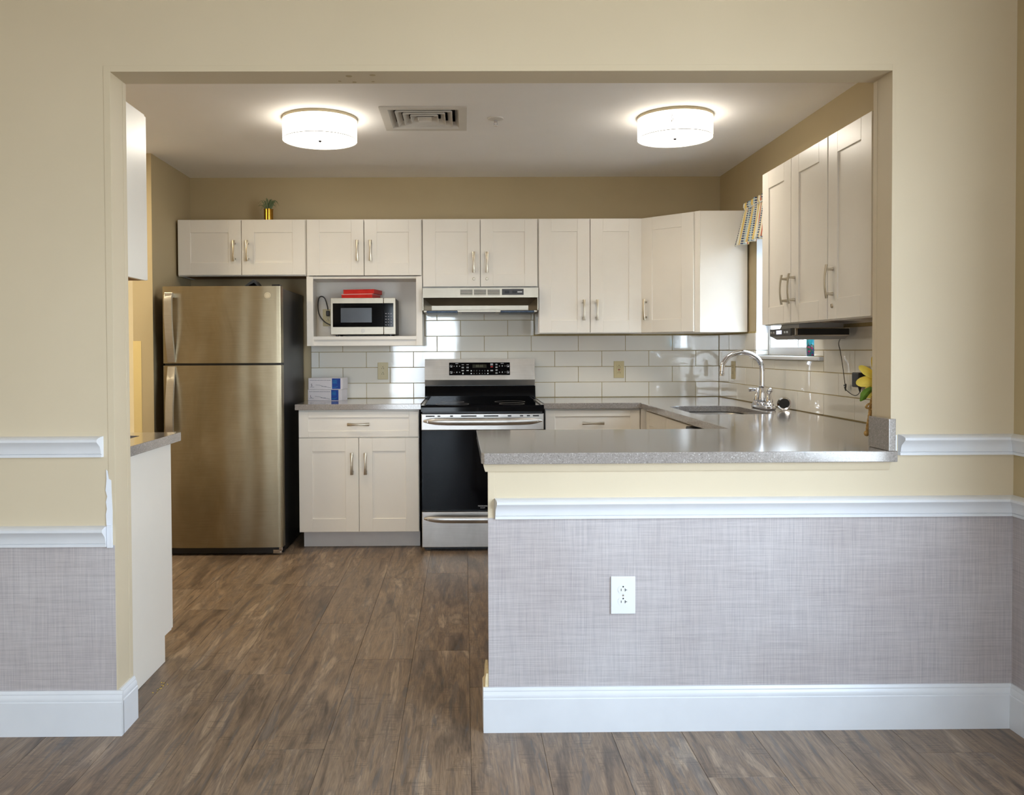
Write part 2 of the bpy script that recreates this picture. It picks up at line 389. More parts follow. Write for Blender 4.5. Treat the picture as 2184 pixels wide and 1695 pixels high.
for q in ((WB, WY0, 0, ZC), (WY1, YB, 0, ZC), (WY0, WY1, 0, WZ0), (WY0, WY1, WZ1, ZC), (LY1, WB, 0, ZL), (YN, LY0, 0, ZL), (LY0, LY1, 0, LZ0), (LY0, LY1, LZ1, ZL)):
    b.box(x0, x1, q[0], q[1], q[2], q[3])
wr = struct(b.out('wall_right', WALL_DIM))
B().box(XR - .04, XR, LY1 + 1, D, 5, 27.9).out('wallpaper', PAPER, wr)
# rear wall with the glass doors
GX0, GX1, GZ1 = -52, -2, 82
b = B()
b.box(XW, GX0, YN - 5, YN, 0, ZL); b.box(GX1, XR, YN - 5, YN, 0, ZL); b.box(GX0, GX1, YN - 5, YN, GZ1, ZL)
struct(b.out('wall_rear', WALL))

def window(name, ax, c, a0, a1, z0, z1, fw, cols, rows):
    """frame, glazing bars and panes in a wall hole; ax: the wall's normal, c: the plane"""
    def bx(a, b_, z_0, z_1, d=1.2): return B().box(c - d / 2, c + d / 2, a, b_, z_0, z_1, bv=.1) if ax == 'x' else B().box(a, b_, c - d / 2, c + d / 2, z_0, z_1, bv=.1)
    fr = bx(a0, a0 + fw, z0, z1, 2.2)
    for q in ((a1 - fw, a1, z0, z1), (a0 + fw, a1 - fw, z0, z0 + fw), (a0 + fw, a1 - fw, z1 - fw, z1)): join(fr, bx(*q, d=2.2))
    o = struct(fr.out(name, TRIM))
    A0, A1, Z0, Z1 = a0 + fw, a1 - fw, z0 + fw, z1 - fw
    for i in range(1, cols): x = A0 + (A1 - A0) * i / cols; bx(x - .5, x + .5, Z0, Z1).out('glazing_bar', TRIM, o)
    for i in range(1, rows): z = Z0 + (Z1 - Z0) * i / rows; bx(A0, A1, z - .7, z + .7).out('glazing_bar', TRIM, o)
    for i in range(cols):
        for j in range(rows):
            p0, p1 = A0 + (A1 - A0) * i / cols, A0 + (A1 - A0) * (i + 1) / cols; q0, q1 = Z0 + (Z1 - Z0) * j / rows, Z0 + (Z1 - Z0) * (j + 1) / rows
            bx(p0, p1, q0, q1, .12).out('pane', GLASS, o)
    return o
w1 = window('window_1', 'x', 75.4, WY0, WY1, WZ0, WZ1, 2.0, 2, 2)
B().box(70.2, 74.3, 165.0, 205.2, 47.15, 48.0, bv=.2, seg=2).out('sill', TRIM, w1)
for q in ((WY1 - .12, WY1, WZ0, WZ1), (WY0, WY0 + .12, WZ0, WZ1)): B().box(XR, 74.3, *q).out('reveal', TRIM, w1)
window('window_2', 'x', XR + 3.4, LY0, LY1, LZ0, LZ1, 2.5, 2, 2)
window('window_3', 'y', YN - 3, GX0, GX1, 0, GZ1, 3, 2, 1)
portal('kitchen_window_portal', 77.5, (WY0 + WY1) / 2, (WZ0 + WZ1) / 2, WZ1 - WZ0, WY1 - WY0, (0, pi / 2, 0))
portal('living_window_portal', XR + 5.5, (LY0 + LY1) / 2, (LZ0 + LZ1) / 2, LZ1 - LZ0, LY1 - LY0, (0, pi / 2, 0))
portal('glass_door_portal', (GX0 + GX1) / 2, YN - 5.5, GZ1 / 2, GX1 - GX0, GZ1, (pi / 2, 0, 0))

# chair rails and baseboards: profiles (out from the wall, height)
RAIL = [(0, 0), (.42, 0), (.42, .28), (.3, .36), (.46, .46), (.5, .9), (.62, 1.35), (.95, 1.75), (1.15, 2.0), (1.15, 2.3), (.95, 2.45), (.55, 2.6), (0, 2.68)]
BASE = [(0, 0), (.7, 0), (.7, 4.35), (.58, 4.45), (.62, 4.6), (.55, 5.0), (.4, 5.25), (.42, 5.4), (.25, 5.75), (0, 5.75)]
def run_x(prof, x0, x1, y, z, m0=0, m1=0):
    """moulding along x on a wall facing -y; m0/m1: 1 = end slanted back to the wall (mitred return), -1 = inside mitre"""
    b = B(); k = len(prof)
    vs = [(x0 + d * m0, y - d, z + h) for d, h in prof] + [(x1 - d * m1, y - d, z + h) for d, h in prof]
    return b.mesh(vs, [list(range(k)), list(range(2 * k - 1, k - 1, -1))] + [[i, (i + 1) % k, k + (i + 1) % k, k + i] for i in range(k)])
def run_y(prof, y0, y1, x, z, sgn=-1, m0=0, m1=0):
    b = B(); k = len(prof)
    vs = [(x + sgn * d, y0 + d * m0, z + h) for d, h in prof] + [(x + sgn * d, y1 - d * m1, z + h) for d, h in prof]
    return b.mesh(vs, [list(range(k)), list(range(2 * k - 1, k - 1, -1))] + [[i, (i + 1) % k, k + (i + 1) % k, k + i] for i in range(k)])
t = struct(run_x(RAIL, -130, -46.5, D, 36.02, 0, .35).out('trim_1', TRIM, smooth=True, ang=25))
t = struct(run_x(RAIL, -130, -46.15, D, 24.45, 0, .2).out('trim_2', TRIM, smooth=True, ang=25))
B().box(-46.15, -45.45, D - .3, D, 24.3, 27.2, bv=.03).out('end_block', PATCH, t)
struct(run_x(RAIL, 56.3, XR, D, 35.7, .35, 1).out('trim_3', TRIM, smooth=True, ang=25))
struct(run_x(RAIL, 3.85, XR, D, 27.7, .25, 1).out('trim_4', TRIM, smooth=True, ang=25))
struct(run_y(RAIL, LY1 + 1, D, XR, 35.7, -1, 0, 1).out('trim_5', TRIM, smooth=True, ang=25))
struct(run_y(RAIL, LY1 + 1, D, XR, 27.7, -1, 0, 1).out('trim_6', TRIM, smooth=True, ang=25))
b = run_x(BASE, -130, XJL + .7, D, 0, 0, 0)
bl_ = struct(b.out('baseboard_left', TRIM, smooth=True, ang=25))
run_y(BASE, D - .1, WB - .1, XJL, 0, 1).out('return', TRIM, bl_, smooth=True, ang=25)
br_ = struct(run_x(BASE, 2.3, XR, D, 0, 0, 1).out('baseboard_front', TRIM, smooth=True, ang=25))
B().prism([(2.3, 5.0), (2.55, 5.4), (2.6, 6.9), (2.72, 7.5), (3.0, 7.5), (3.0, 5.0)], D + .02, WB, 'y').out('raw_end', RAWWOOD, br_)
B().box(2.28, 3.0, D - .02, WB, 0, 5.0).out('return', TRIM, br_)
struct(run_y(BASE, 0, D, XR, 0, -1, 0, 1).out('baseboard_right', TRIM, smooth=True, ang=25))
# cream moulding under the peninsula top
struct(run_x([(0, 0), (.25, 0), (.35, .25), (.5, .75), (.55, 1.05), (0, 1.05)], 2.9, 55.1, D, 33.85, -.9, 0).out('trim_7', WALL, smooth=True, ang=25))

# ------------------------------------------------------------------ wall tiles
ROWS = [36.42, 40.57, 44.92, 49.26, 53.55, 57.9, 62.2, 66.5]
G = .07
def tile_back(x0, x1, z0, z1):
    bb = B().box(x0 + G, x1 - G, YB - .33, YB - .02, z0 + G, z1 - G, bv=.05)
    c = ((x0 + x1) / 2, YB - .02, (z0 + z1) / 2)
    bb.xf(T(*c) @ Matrix.Rotation(random.uniform(-.0035, .0035), 4, 'X') @ Matrix.Rotation(random.uniform(-.003, .003), 4, 'Z') @ T(-c[0], -c[1], -c[2]))
    bb.out('tile', TILE, wb, origin=c)
def tile_right(y0, y1, z0, z1):
    bb = B().box(XR - .33, XR - .02, y0 + G, y1 - G, z0 + G, z1 - G, bv=.05); c = (XR - .02, (y0 + y1) / 2, (z0 + z1) / 2)
    bb.xf(T(*c) @ Matrix.Rotation(random.uniform(-.003, .003), 4, 'Y') @ Matrix.Rotation(random.uniform(-.003, .003), 4, 'Z') @ T(-c[0], -c[1], -c[2]))
    bb.out('tile', TILE, wr, origin=c)
b = B().box(-42.5, XR - .2, YB - .2, YB - .01, 36.3, 53.9); b.box(-10.86, 19.5, YB - .2, YB - .01, 53.9, 66)
b.out('grout', GROUT, wb)
TW = 13.11
for r in range(7):
    z0, z1 = ROWS[r], ROWS[r + 1]; ph = 38.4 if r % 2 == 0 else 31.85
    lo, hi = (-42.5, XR - .34) if r < 4 else (-10.8, 19.5)
    k = math.floor((lo - ph) / TW)
    while ph + k * TW < hi:
        a, c = max(lo, ph + k * TW), min(hi, ph + (k + 1) * TW)
        if c - a > .5: tile_back(a, c, z0, min(z1, 66.0))
        k += 1
b = B()
for q in ((WB, YB - .2, 36.3, 47.2), (WB, WY0 - .1, 47.2, 54.2), (WY1 + .1, YB - .2, 47.2, 53.9)): b.box(XR - .2, XR - .01, *q)
b.out('grout', GROUT, wr)
for r in range(4):
    z0, z1 = ROWS[r], min(ROWS[r + 1], 53.9); ph = YB - (9.2 if r % 2 else 15.8) + 13.11
    segs = [(WB + .1, YB - .36, z0, z1)] if r < 2 else ([(WB + .1, YB - .36, z0, 47.1)] if r == 2 else [(WB + .1, WY0 - .05, z0, z1), (WY1 + .05, YB - .36, z0, z1)])
    if r == 2: segs += [(WB + .1, 164.9, 47.1, z1), (205.3, YB - .36, 47.1, z1)]; segs = [(WB + .1, 164.9, z0, z1), (164.9, 205.3, z0, 47.1), (205.3, YB - .36, z0, z1), (164.9, WY0 - .05, 48.05, z1), (WY1 + .05, 205.3, 48.05, z1)]
    for lo, hi, a0, a1 in segs:
        k = math.floor((lo - ph) / TW)
        while ph + k * TW < hi:
            a, c = max(lo, ph + k * TW), min(hi, ph + (k + 1) * TW)
            if c - a > .4: tile_right(a, c, a0, a1)
            k += 1
for q in ((WY1 - .45, WY1 - .13, 48.1, 49.15), (WY1 - .45, WY1 - .13, 49.3, 53.5)):    # tiled reveal beside the window
    B().box(XR - .3, 74.2, *q, bv=.05).out('tile', TILE, wr)

# ------------------------------------------------------------------ cabinets
def handle_b(L=5.4):
    """arched bar pull, vertical along z, standing off toward -y; centred at the origin on the door face"""
    b = B(); m = 13; pts, rr = [], []
    for i in range(m):
        t_ = i / (m - 1) * 2 - 1; z = t_ * L / 2; out = -(1.02 + .3 * (1 - t_ * t_)); pts.append((0, out, z))
        w_ = .24 + .15 * abs(t_) ** 1.5; rr.append((w_, .13 + .04 * abs(t_)))
    b.tube(pts, rr, 10, up=(1, 0, 0))
    for z in (-L * .37, L * .37): b.tube([(0, .0, z), (0, -.5, z), (0, -1.15, z)], [.3, .23, .18], 10)
    return b
def lock_b(): return B().lathe([(.36, 0), (.36, -.12), (.28, -.17), (.27, -.1), (.12, -.1), (0, -.1)], (0, 0, 0), 16, 'y')
def door(cab, M, w_, h, name='door', hd=None, lock=None, fr=3.3, mt=None, label=None):
    mt = mt or CAB; b = B(); g = .0; frz = min(fr, h * .24)
    b.box(0, fr, -.75, 0, 0, h, bv=.05); b.box(w_ - fr, w_, -.75, 0, 0, h, bv=.05)
    b.box(fr, w_ - fr, -.75, 0, 0, frz, bv=.05); b.box(fr, w_ - fr, -.75, 0, h - frz, h, bv=.05)
    d = b.xf(M).out(name, mt, cab)
    B().box(fr - .02, w_ - fr + .02, -.5, -.22, frz - .02, h - frz + .02).xf(M).out('panel', mt, d)
    if hd:
        u, v, horiz = hd; hb = handle_b()
        if horiz: hb.xf(Matrix.Rotation(pi / 2, 4, 'Y'))
        hb.xf(M @ T(u, -.75, v)).out('handle', NICKEL, d, smooth=True)
    if lock: lock_b().xf(M @ T(lock[0], -.75, lock[1])).out('lock', NICKEL, d, smooth=True)
    return d
def carcass(b, x0, x1, y0, y1, z0, z1, t=.6, shelf=None):
    b.box(x0, x0 + t, y0, y1, z0, z1); b.box(x1 - t, x1, y0, y1, z0, z1); b.box(x0 + t, x1 - t, y0, y1, z1 - t, z1); b.box(x0 + t, x1 - t, y0, y1, z0 + .3, z0 + .3 + t)
    b.box(x0 + t, x1 - t, y1 - .3, y1, z0 + .3, z1); b.box(x0 + t, x1 - t, y0 + .2, y0 + 1.0, z0, z1); return b
YR = YB - .4                                # cabinet backs
def upper(x0, x1, z0, label, split, hz, grp, lockz=None, hoff=1.65):
    cab = thing('wall_cabinet', label, 'cabinet', ((x0 + x1) / 2, YU + 6, z0), grp)
    b = carcass(B(), x0 + .05, x1 - .05, YU + .75, YR, z0, ZT)
    b.out('carcass', CAB, cab)
    B().box(x0 + .7, x1 - .7, YU + 1.9, YR - .4, z0 + .2, z0 + .3).out('underside', PLY, cab)
    gp = .16; zz0, zz1 = z0 + .22, ZT - .2
    a0, a1 = x0 + .22, split - gp / 2; c0, c1 = split + gp / 2, x1 - .22
    door(cab, T(a0, YU + .75, zz0), a1 - a0, zz1 - zz0, hd=(a1 - a0 - hoff, hz - zz0, 0), lock=(a1 - a0 - hoff, lockz - zz0) if lockz else None)
    door(cab, T(c0, YU + .75, zz0), c1 - c0, zz1 - zz0, hd=(hoff, hz - zz0, 0), lock=(hoff, lockz - zz0) if lockz else None)
    return cab
GU = 'white shaker cabinets hung on the back wall'
upper(-75.0, -41.3, 69.35, 'short white two-door shaker cabinet hung above the refrigerator', -58.2, 75.8, GU)
upper(-10.86, 19.6, 66.1, 'white two-door cabinet with two key locks above the range hood', 4.4, 72.6, GU, lockz=68.35)
upper(19.6, 47.0, ZUB, 'tall white two-door cabinet right of the range hood', 33.3, 60.0, GU)

# microwave cabinet with the open niche
x0, x1, z0 = -41.3, -10.86, 50.9
mc = thing('wall_cabinet', 'white cabinet with two short doors over an open microwave niche', 'cabinet', ((x0 + x1) / 2, YU + 6, z0), GU)
b = B(); y0 = YU + .75
b.box(x0 + .05, x0 + .65, y0, YR, z0, ZT); b.box(x1 - .65, x1 - .05, y0, YR, z0, ZT); b.box(x0 + .6, x1 - .6, y0, YR, ZT - .6, ZT); b.box(x0 + .6, x1 - .6, y0, YR, 68.6, 69.2); b.box(x0 + .6, x1 - .6, YR - .3, YR, z0, ZT)
b.out('carcass', CAB, mc)
b = B(); b.box(x0 + .05, x0 + 1.75, y0 - .75, y0, z0, 69.1, bv=.04); b.box(x1 - 1.65, x1 - .05, y0 - .75, y0, z0, 69.1, bv=.04); b.box(x0 + 1.75, x1 - 1.65, y0 - .1, y0, z0, 52.5, bv=.03); b.out('face_frame', CAB, mc)
B().box(x0 + 1.2, x1 - 1.2, y0 - .65, YR - .3, 52.5, 53.4, bv=.04).out('shelf', CAB, mc)
gp = .16
for a0, a1, hu in ((x0 + .22, -26.1 - gp / 2, None), (-26.1 + gp / 2, x1 - .22, 1)):
    ww = a1 - a0; door(mc, T(a0, y0, 69.35), ww, ZT - .2 - 69.35, hd=(1.65 if hu else ww - 1.65, 75.8 - 69.35, 0))

# diagonal corner cabinet
cc = thing('corner_cabinet', 'white diagonal corner cabinet with one door beside the window', 'cabinet', (60, 221, ZUB))
ax, ay, bx_, by = 47.0, 220.9, 59.3, 208.95
B().prism([(ax + .06, YR), (ax + .06, ay), (bx_, by), (XR - .45, by), (XR - .45, YR)], ZUB, ZT).out('carcass', CAB, cc)
ang = math.degrees(math.atan2(by - ay, bx_ - ax)); Ld = math.hypot(bx_ - ax, by - ay)
Md = T(ax, ay, ZUB) @ RZ(ang)
door(cc, Md @ T(.35, 0, .2), Ld - 2.0, ZT - ZUB - .4, hd=(1.5, 6.0, 0))
B().box(Ld - 1.4, Ld - .02, -.25, .0, 0, ZT - ZUB, bv=.03).xf(Md).out('stile', CAB, cc)

# right-wall cabinets
def right_upper(y0, y1, label, doors, hs, lock=None):
    z0 = 54.15
    cab = thing('wall_cabinet', label, 'cabinet', (65, (y0 + y1) / 2, z0), 'white shaker cabinets hung on the right wall')
    b = B(); t_ = .6; xa, xb = 60.05, XR - .4
    b.box(xa, xb, y0 + .03, y0 + t_, z0, ZT); b.box(xa, xb, y1 - t_, y1 - .03, z0, ZT); b.box(xa, xb, y0 + t_, y1 - t_, ZT - t_, ZT); b.box(xb - .4, xb, y0 + t_, y1 - t_, z0, ZT); b.box(xa, xa + .8, y0 + t_, y1 - t_, z0, z0 + 1.6)
    b.out('carcass', CAB, cab)
    B().box(xa + .8, xb - .4, y0 + t_, y1 - t_, z0 + 1.0, z0 + 1.5).out('underside', PLY, cab)
    for (d0, d1), (hu, lk) in zip(doors, hs):
        ww = d1 - d0; M = T(60.05, d1, z0 + .15) @ RZ(-90)
        door(cab, M, ww, ZT - z0 - .3, hd=(hu if hu > 0 else ww + hu, 60.2 - z0, 0), lock=(1.6, 56.3 - z0) if lk else None)
right_upper(136.05, 166.0, 'white two-door cabinet nearest the window with paired handles', [(151.4, 165.8), (136.2, 151.2)], [(-1.65, 0), (1.65, 0)])
right_upper(121.2, 136.0, 'white single-door cabinet with a key lock, by the right jamb', [(121.4, 135.85)], [(1.8, 1)])
tag(B().box(60.05, XR - .4, WB + .05, 121.15, 54.15, ZT).out('cabinet_filler', CAB), 'white filler panel between right-wall cabinet and jamb', 'filler panel')

# upper cabinet on the back of the left stub
lc = thing('wall_cabinet', 'white cabinet end panel hung inside the left jamb', 'cabinet', (-60, 118, 60), None)
B().box(-76.6, -46.6, WB + .05, 123.4, 60.0, 84.2, bv=.03).out('carcass', CAB, lc)
B().box(-76, -47.2, WB + .5, 122.8, 59.95, 60.0).out('underside', PLY, lc)
for a in (-46.7, -61.7): door(lc, T(a, 123.5, 60.1) @ RZ(180), 14.8, 24.0)

# base cabinets
def base_cab(x0, x1, label, handles=True):
    cab = thing('base_cabinet', label, 'cabinet', ((x0 + x1) / 2, 220, 0), 'white base cabinets along the back wall')
    B().box(x0 + .05, x1 - .05, 208.65, YR, 4.25, 34.85).out('carcass', CAB, cab)
    B().box(x0 + .6, x1 - .1, 211.4, 212, .05, 4.25).out('toe_kick', TOE, cab)
    ww = x1 - x0 - .3
    door(cab, T(x0 + .15, 208.65, 28.1), ww, 6.4, 'drawer', hd=(ww / 2, 3.2, 1), fr=2.4)
    hw = ww / 2 - .08
    door(cab, T(x0 + .15, 208.65, 4.45), hw, 23.4, hd=(hw - 1.6, 17.1, 0)); door(cab, T(x0 + .15 + ww - hw, 208.65, 4.45), hw, 23.4, hd=(1.6, 17.1, 0))
base_cab(-41.35, -11.25, 'white base cabinet with one drawer and two doors beside the refrigerator')
base_cab(20.1, 43.95, 'white base cabinet right of the range, mostly hidden by the peninsula')
sb = thing('base_cabinet', 'white sink base cabinet with two shaker doors facing the range', 'cabinet', (58, 187, 0))
B().box(45.9, 46.6, 165, 208, 4.25, 34.8).out('carcass', CAB, sb)
B().box(48.5, 49, 165, 208, .05, 4.25).out('toe_kick', TOE, sb)
B().box(43.96, 45.9, 207.2, 208.6, 4.25, 34.8).out('filler', CAB, sb)
for y1, y0, hu in ((206.9, 186.3, -1.6), (186.1, 165.4, 1.6)):
    door(sb, T(45.9, y1, 4.45) @ RZ(-90), y1 - y0, 29.8)
dw = thing('dishwasher', 'black dishwasher between sink cabinet and peninsula', 'dishwasher', (57, 152, 0))
B().box(45.0, 68, 141, 164.6, 1.0, 34.6).out('body', BLACK, dw)
B().box(43.9, 45.0, 141.1, 164.4, 4, 28.5, bv=.1).out('door', BLKGLASS, dw)
B().box(43.7, 45.0, 141.1, 164.4, 28.7, 34.4, bv=.15).out('control_panel', BLACK, dw)
B().tube([(43.7, 162.5, 33.2), (42.8, 161.5, 33.2), (42.6, 153, 33.2), (42.8, 144, 33.2), (43.7, 143, 33.2)], .3, 8).out('handle', BLACK, dw, smooth=True)
pb = thing('base_cabinet', 'white peninsula base cabinet behind the papered half wall', 'cabinet', (28, 124, 0))
B().box(4.6, 43.5, WB + .03, 136.4, 4.25, 34.8).out('carcass', CAB, pb)
B().box(5, 43.3, WB + .03, 133.5, .05, 4.25).out('toe_kick', TOE, pb)
for a in (43.3, 30.4, 17.5): door(pb, T(a, 136.4, 4.45) @ RZ(180), 12.7, 29.8, hd=(1.6, 24, 0))
# left base cabinet on the back of the stub
lb = thing('base_cabinet', 'white base cabinet end panel inside the left jamb under a stone top', 'cabinet', (-62, 124, 0))
b = B()
for x_ in (-76, -48.7): b.prism([(WB + .05, .05), (133.05, .05), (133.05, 4.2), (136.1, 4.2), (136.1, 34.8), (WB + .05, 34.8)], x_, x_ + .7, 'x')
b.box(-75.3, -48.7, WB + .05, WB + .4, 4, 34.8); b.box(-75.3, -48.7, WB + .4, 133, 4.2, 4.8); b.box(-75.3, -48.7, 132.5, 133, .05, 4.2); b.out('carcass', CAB, lb)
for a in (-48.05, -62.1): door(lb, T(a, 136.15, 4.3) @ RZ(180), 13.9, 30.2)

# ------------------------------------------------------------------ countertops
ZT0, ZT1 = 34.92, 36.36
def slab(outline, hole=None, z0=ZT0, z1=ZT1, bv=.1):
    bm = bmesh.new()
    def loop(p, z): return [bm.verts.new((x, y, z)) for x, y in p]
    def ring(vs): return [bm.edges.new((vs[i], vs[(i + 1) % len(vs)])) for i in range(len(vs))]
    ed = ring(loop(outline, z0))
    if hole: ed += ring(loop(hole, z0))
    bmesh.ops.triangle_fill(bm, edges=ed, use_beauty=True, use_dissolve=False)
    fs = bm.faces[:]; r = bmesh.ops.extrude_face_region(bm, geom=fs)
    for v in [g for g in r['geom'] if isinstance(g, bmesh.types.BMVert)]: v.co.z = z1
    bmesh.ops.recalc_face_normals(bm, faces=bm.faces[:])
    sh = [e for e in bm.edges if len(e.link_faces) == 2 and e.calc_face_angle() > .9 and abs(e.verts[0].co.z - e.verts[1].co.z) < .01]
    bmesh.ops.bevel(bm, geom=sh, offset=bv, segments=2, affect='EDGES', profile=.5)
    b = B(); b.bm.free(); b.bm = bm; return b
def rrect(x0, x1, y0, y1, rs, k=6):
    p = []
    for (cx_, cy_, a0), r in zip(((x1, y1, 0), (x0, y1, 90), (x0, y0, 180), (x1, y0, 270)), rs):
        ox = cx_ + (-r if cx_ == x1 else r); oy = cy_ + (-r if cy_ == y1 else r)
        for i in range(k + 1): a = radians(a0 + 90 * i / k); p.append((ox + r * cos(a), oy + r * sin(a)))
    return p
hole = rrect(47.2, 63.0, 168.6, 194.6, (4, 4, 2.5, 2.5))
XT = XR - .36
out = [(2.55, 106.6), (55.7, 106.75), (55.7, D - .03), (XJR - .03, D - .03), (XJR - .03, WB + .02), (XT, WB + .02), (XT, YB - .36), (19.72, YB - .36), (19.72, 207.15), (43.86, 207.15), (43.86, 138.1), (2.0, 138.1), (2.15, 107.3)]
tag(slab(out, hole).out('countertop', QUARTZ), 'grey-brown speckled quartz L-shaped countertop with the sink and peninsula', 'countertop', 'grey quartz countertops')
tag(slab([(-41.95, 207.15), (-10.8, 207.15), (-10.8, YB - .36), (-41.95, YB - .36)]).out('countertop', QUARTZ), 'short grey quartz countertop between refrigerator and range under the glove boxes', 'countertop', 'grey quartz countertops')
lhole = rrect(-68, -51.0, 117.2, 131.8, (.8, .8, .8, .8), 3)
tag(slab([(-76.5, WB + .05), (-46.5, WB + .05), (-46.5, 137.3), (-76.5, 137.3)], lhole).out('countertop', QUARTZ), 'grey quartz countertop over the white end panel inside the left jamb', 'countertop', 'grey quartz countertops')
b = B(); b.box(-68.6, -50.4, 116.6, 132.4, 34.5, 34.9); b.box(-68, -51, 117.2, 131.8, 28, 28.2)
for q in ((-68.2, -68, 117.2, 131.8), (-51, -50.8, 117.2, 131.8), (-68, -51, 117, 117.2), (-68, -51, 131.8, 132)): b.box(*q, 28, 34.6)
b.bm.faces.ensure_lookup_table()
b = B().box(-68, -51, 117.2, 131.8, 27.9, 28.1)
for q in ((-68.2, -68, 117.2, 131.8), (-51, -50.8, 117.2, 131.8), (-68.2, -50.8, 117, 117.2), (-68.2, -50.8, 131.8, 132)): b.box(*q, 27.9, 34.9)
tag(b.out('bar_sink', BLACK), 'dark sink basin sunk in the countertop inside the left jamb', 'sink')
tag(B().box(54.42, XJR - .02, 106.45, 111.9, 36.38, 40.5, bv=.06, seg=2).out('backsplash_block', QUARTZ), 'small dark grey quartz backsplash block standing against the right jamb', 'backsplash')

# kitchen sink under the L counter
sk = thing('kitchen_sink', 'stainless undermount sink set in the L-shaped countertop below the window', 'sink', (55, 181, 28))
b = B(); rim = rrect(46.9, 63.3, 168.3, 194.9, (4.2, 4.2, 2.8, 2.8)); mid_ = rrect(47.3, 62.9, 168.8, 194.4, (4, 4, 2.5, 2.5)); bot = rrect(48.5, 61.7, 170, 193.2, (3.5, 3.5, 2.5, 2.5)); k = len(rim)
vs = [(x, y, 34.88) for x, y in rim] + [(x, y, 34.8) for x, y in mid_] + [(x, y, 28.6) for x, y in bot]
fs = [[i, (i + 1) % k, k + (i + 1) % k, k + i] for i in range(k)] + [[k + i, k + (i + 1) % k, 2 * k + (i + 1) % k, 2 * k + i] for i in range(k)] + [[2 * k + i for i in range(k)]]
b.mesh(vs, fs).out('basin', SINKM, sk, smooth=True)
B().lathe([(1.8, 0), (1.7, .12), (1.2, .05), (0, .04)], (55, 183, 28.62), 20).out('drain', CHROME, sk, smooth=True)

# faucet: bridge base, arched spout, two handles
fx, fy, fz = 66.0, 184.4, ZT1
fa = thing('faucet', 'chrome high-arc kitchen faucet with two lever handles behind the sink', 'faucet', (fx, fy, fz))
B().box(fx - 1.2, fx + 1.2, fy - 5.4, fy + 4.0, fz, fz + .95, bv=.35, seg=3).out('base', CHROME, fa, smooth=True)
B().lathe([(1.25, .9), (1.25, 1.3), (.95, 1.5), (1.05, 2.0), (.62, 4.6), (.72, 4.8), (.72, 5.1), (.5, 5.2)], (fx, fy, fz), 20).out('spout_base', CHROME, fa, smooth=True)
pts = [(fx, fy, fz + 4.9), (fx, fy, fz + 8.2)]; R = 4.5
for i in range(0, 15): a = radians(i * 12.0); pts.append((fx - R + R * cos(a), fy, fz + 8.6 + R * .86 * sin(a)))
pts.append((fx - 2 * R + .02, fy, fz + 8.3))
B().tube(pts, .54, 14, up=(0, 1, 0)).out('spout', CHROME, fa, smooth=True)
B().lathe([(.42, 1.0), (.62, .95), (.62, .55), (.5, .5), (.55, .0), (.4, 0)], (pts[-1][0], fy, fz + 7.3), 16).out('aerator', CHROME, fa, smooth=True)
for dy, dx in ((3.0, -1), (-4.2, 0)):
    h = B().lathe([(1.05, .9), (1.05, 1.3), (.8, 1.6), (.85, 2.0), (.45, 3.3), (.4, 3.5), (.55, 3.7), (.55, 4.1), (.3, 4.4), (0, 4.5)], (fx, fy + dy, fz), 16)
    if dx: h.tube([(fx, fy + dy, fz + 3.9), (fx - .8, fy + dy, fz + 4.1), (fx - 1.9, fy + dy + .2, fz + 4.05)], [(.3, .3), (.35, .3), (.45, .25)], 10)
    else: h.ell((fx + .1, fy + dy - .3, fz + 4.3), (.62, .7, .55))
    h.out('handle', CHROME, fa, smooth=True)
# strainer basket leaning behind the faucet
ss = thing('sink_strainer', 'round perforated sink strainer basket leaning on tile behind the faucet', 'strainer', (69.3, 179.5, ZT1))
nv_ = Vector((-.42, -.8, .36)).normalized()
Ms = T(68.9, 179.2, ZT1 + 1.42) @ nv_.to_track_quat('Z', 'Y').to_matrix().to_4x4()
B().lathe([(1.38, -.12), (1.5, 0), (1.42, .12), (1.12, .04), (1.15, -.1)], (0, 0, 0), 28).xf(Ms).out('rim', CHROME, ss, smooth=True)
B().lathe([(1.16, 0), (1.02, -.5), (.7, -.8), (0, -.85)], (0, 0, 0), 28).xf(Ms).out('basket', BLACK, ss, smooth=True)
for i in range(14):
    a = i * pi / 7; B().lathe([(.1, -.03), (.13, 0), (.1, .03)], (.98 * cos(a), .98 * sin(a), -.1), 8).xf(Ms).out('rivet', CHROME, ss)
B().lathe([(.5, -.4), (.45, -.1), (.2, 0), (0, 0)], (0, 0, 0), 14).xf(Ms).out('knob', BLACK, ss, smooth=True)

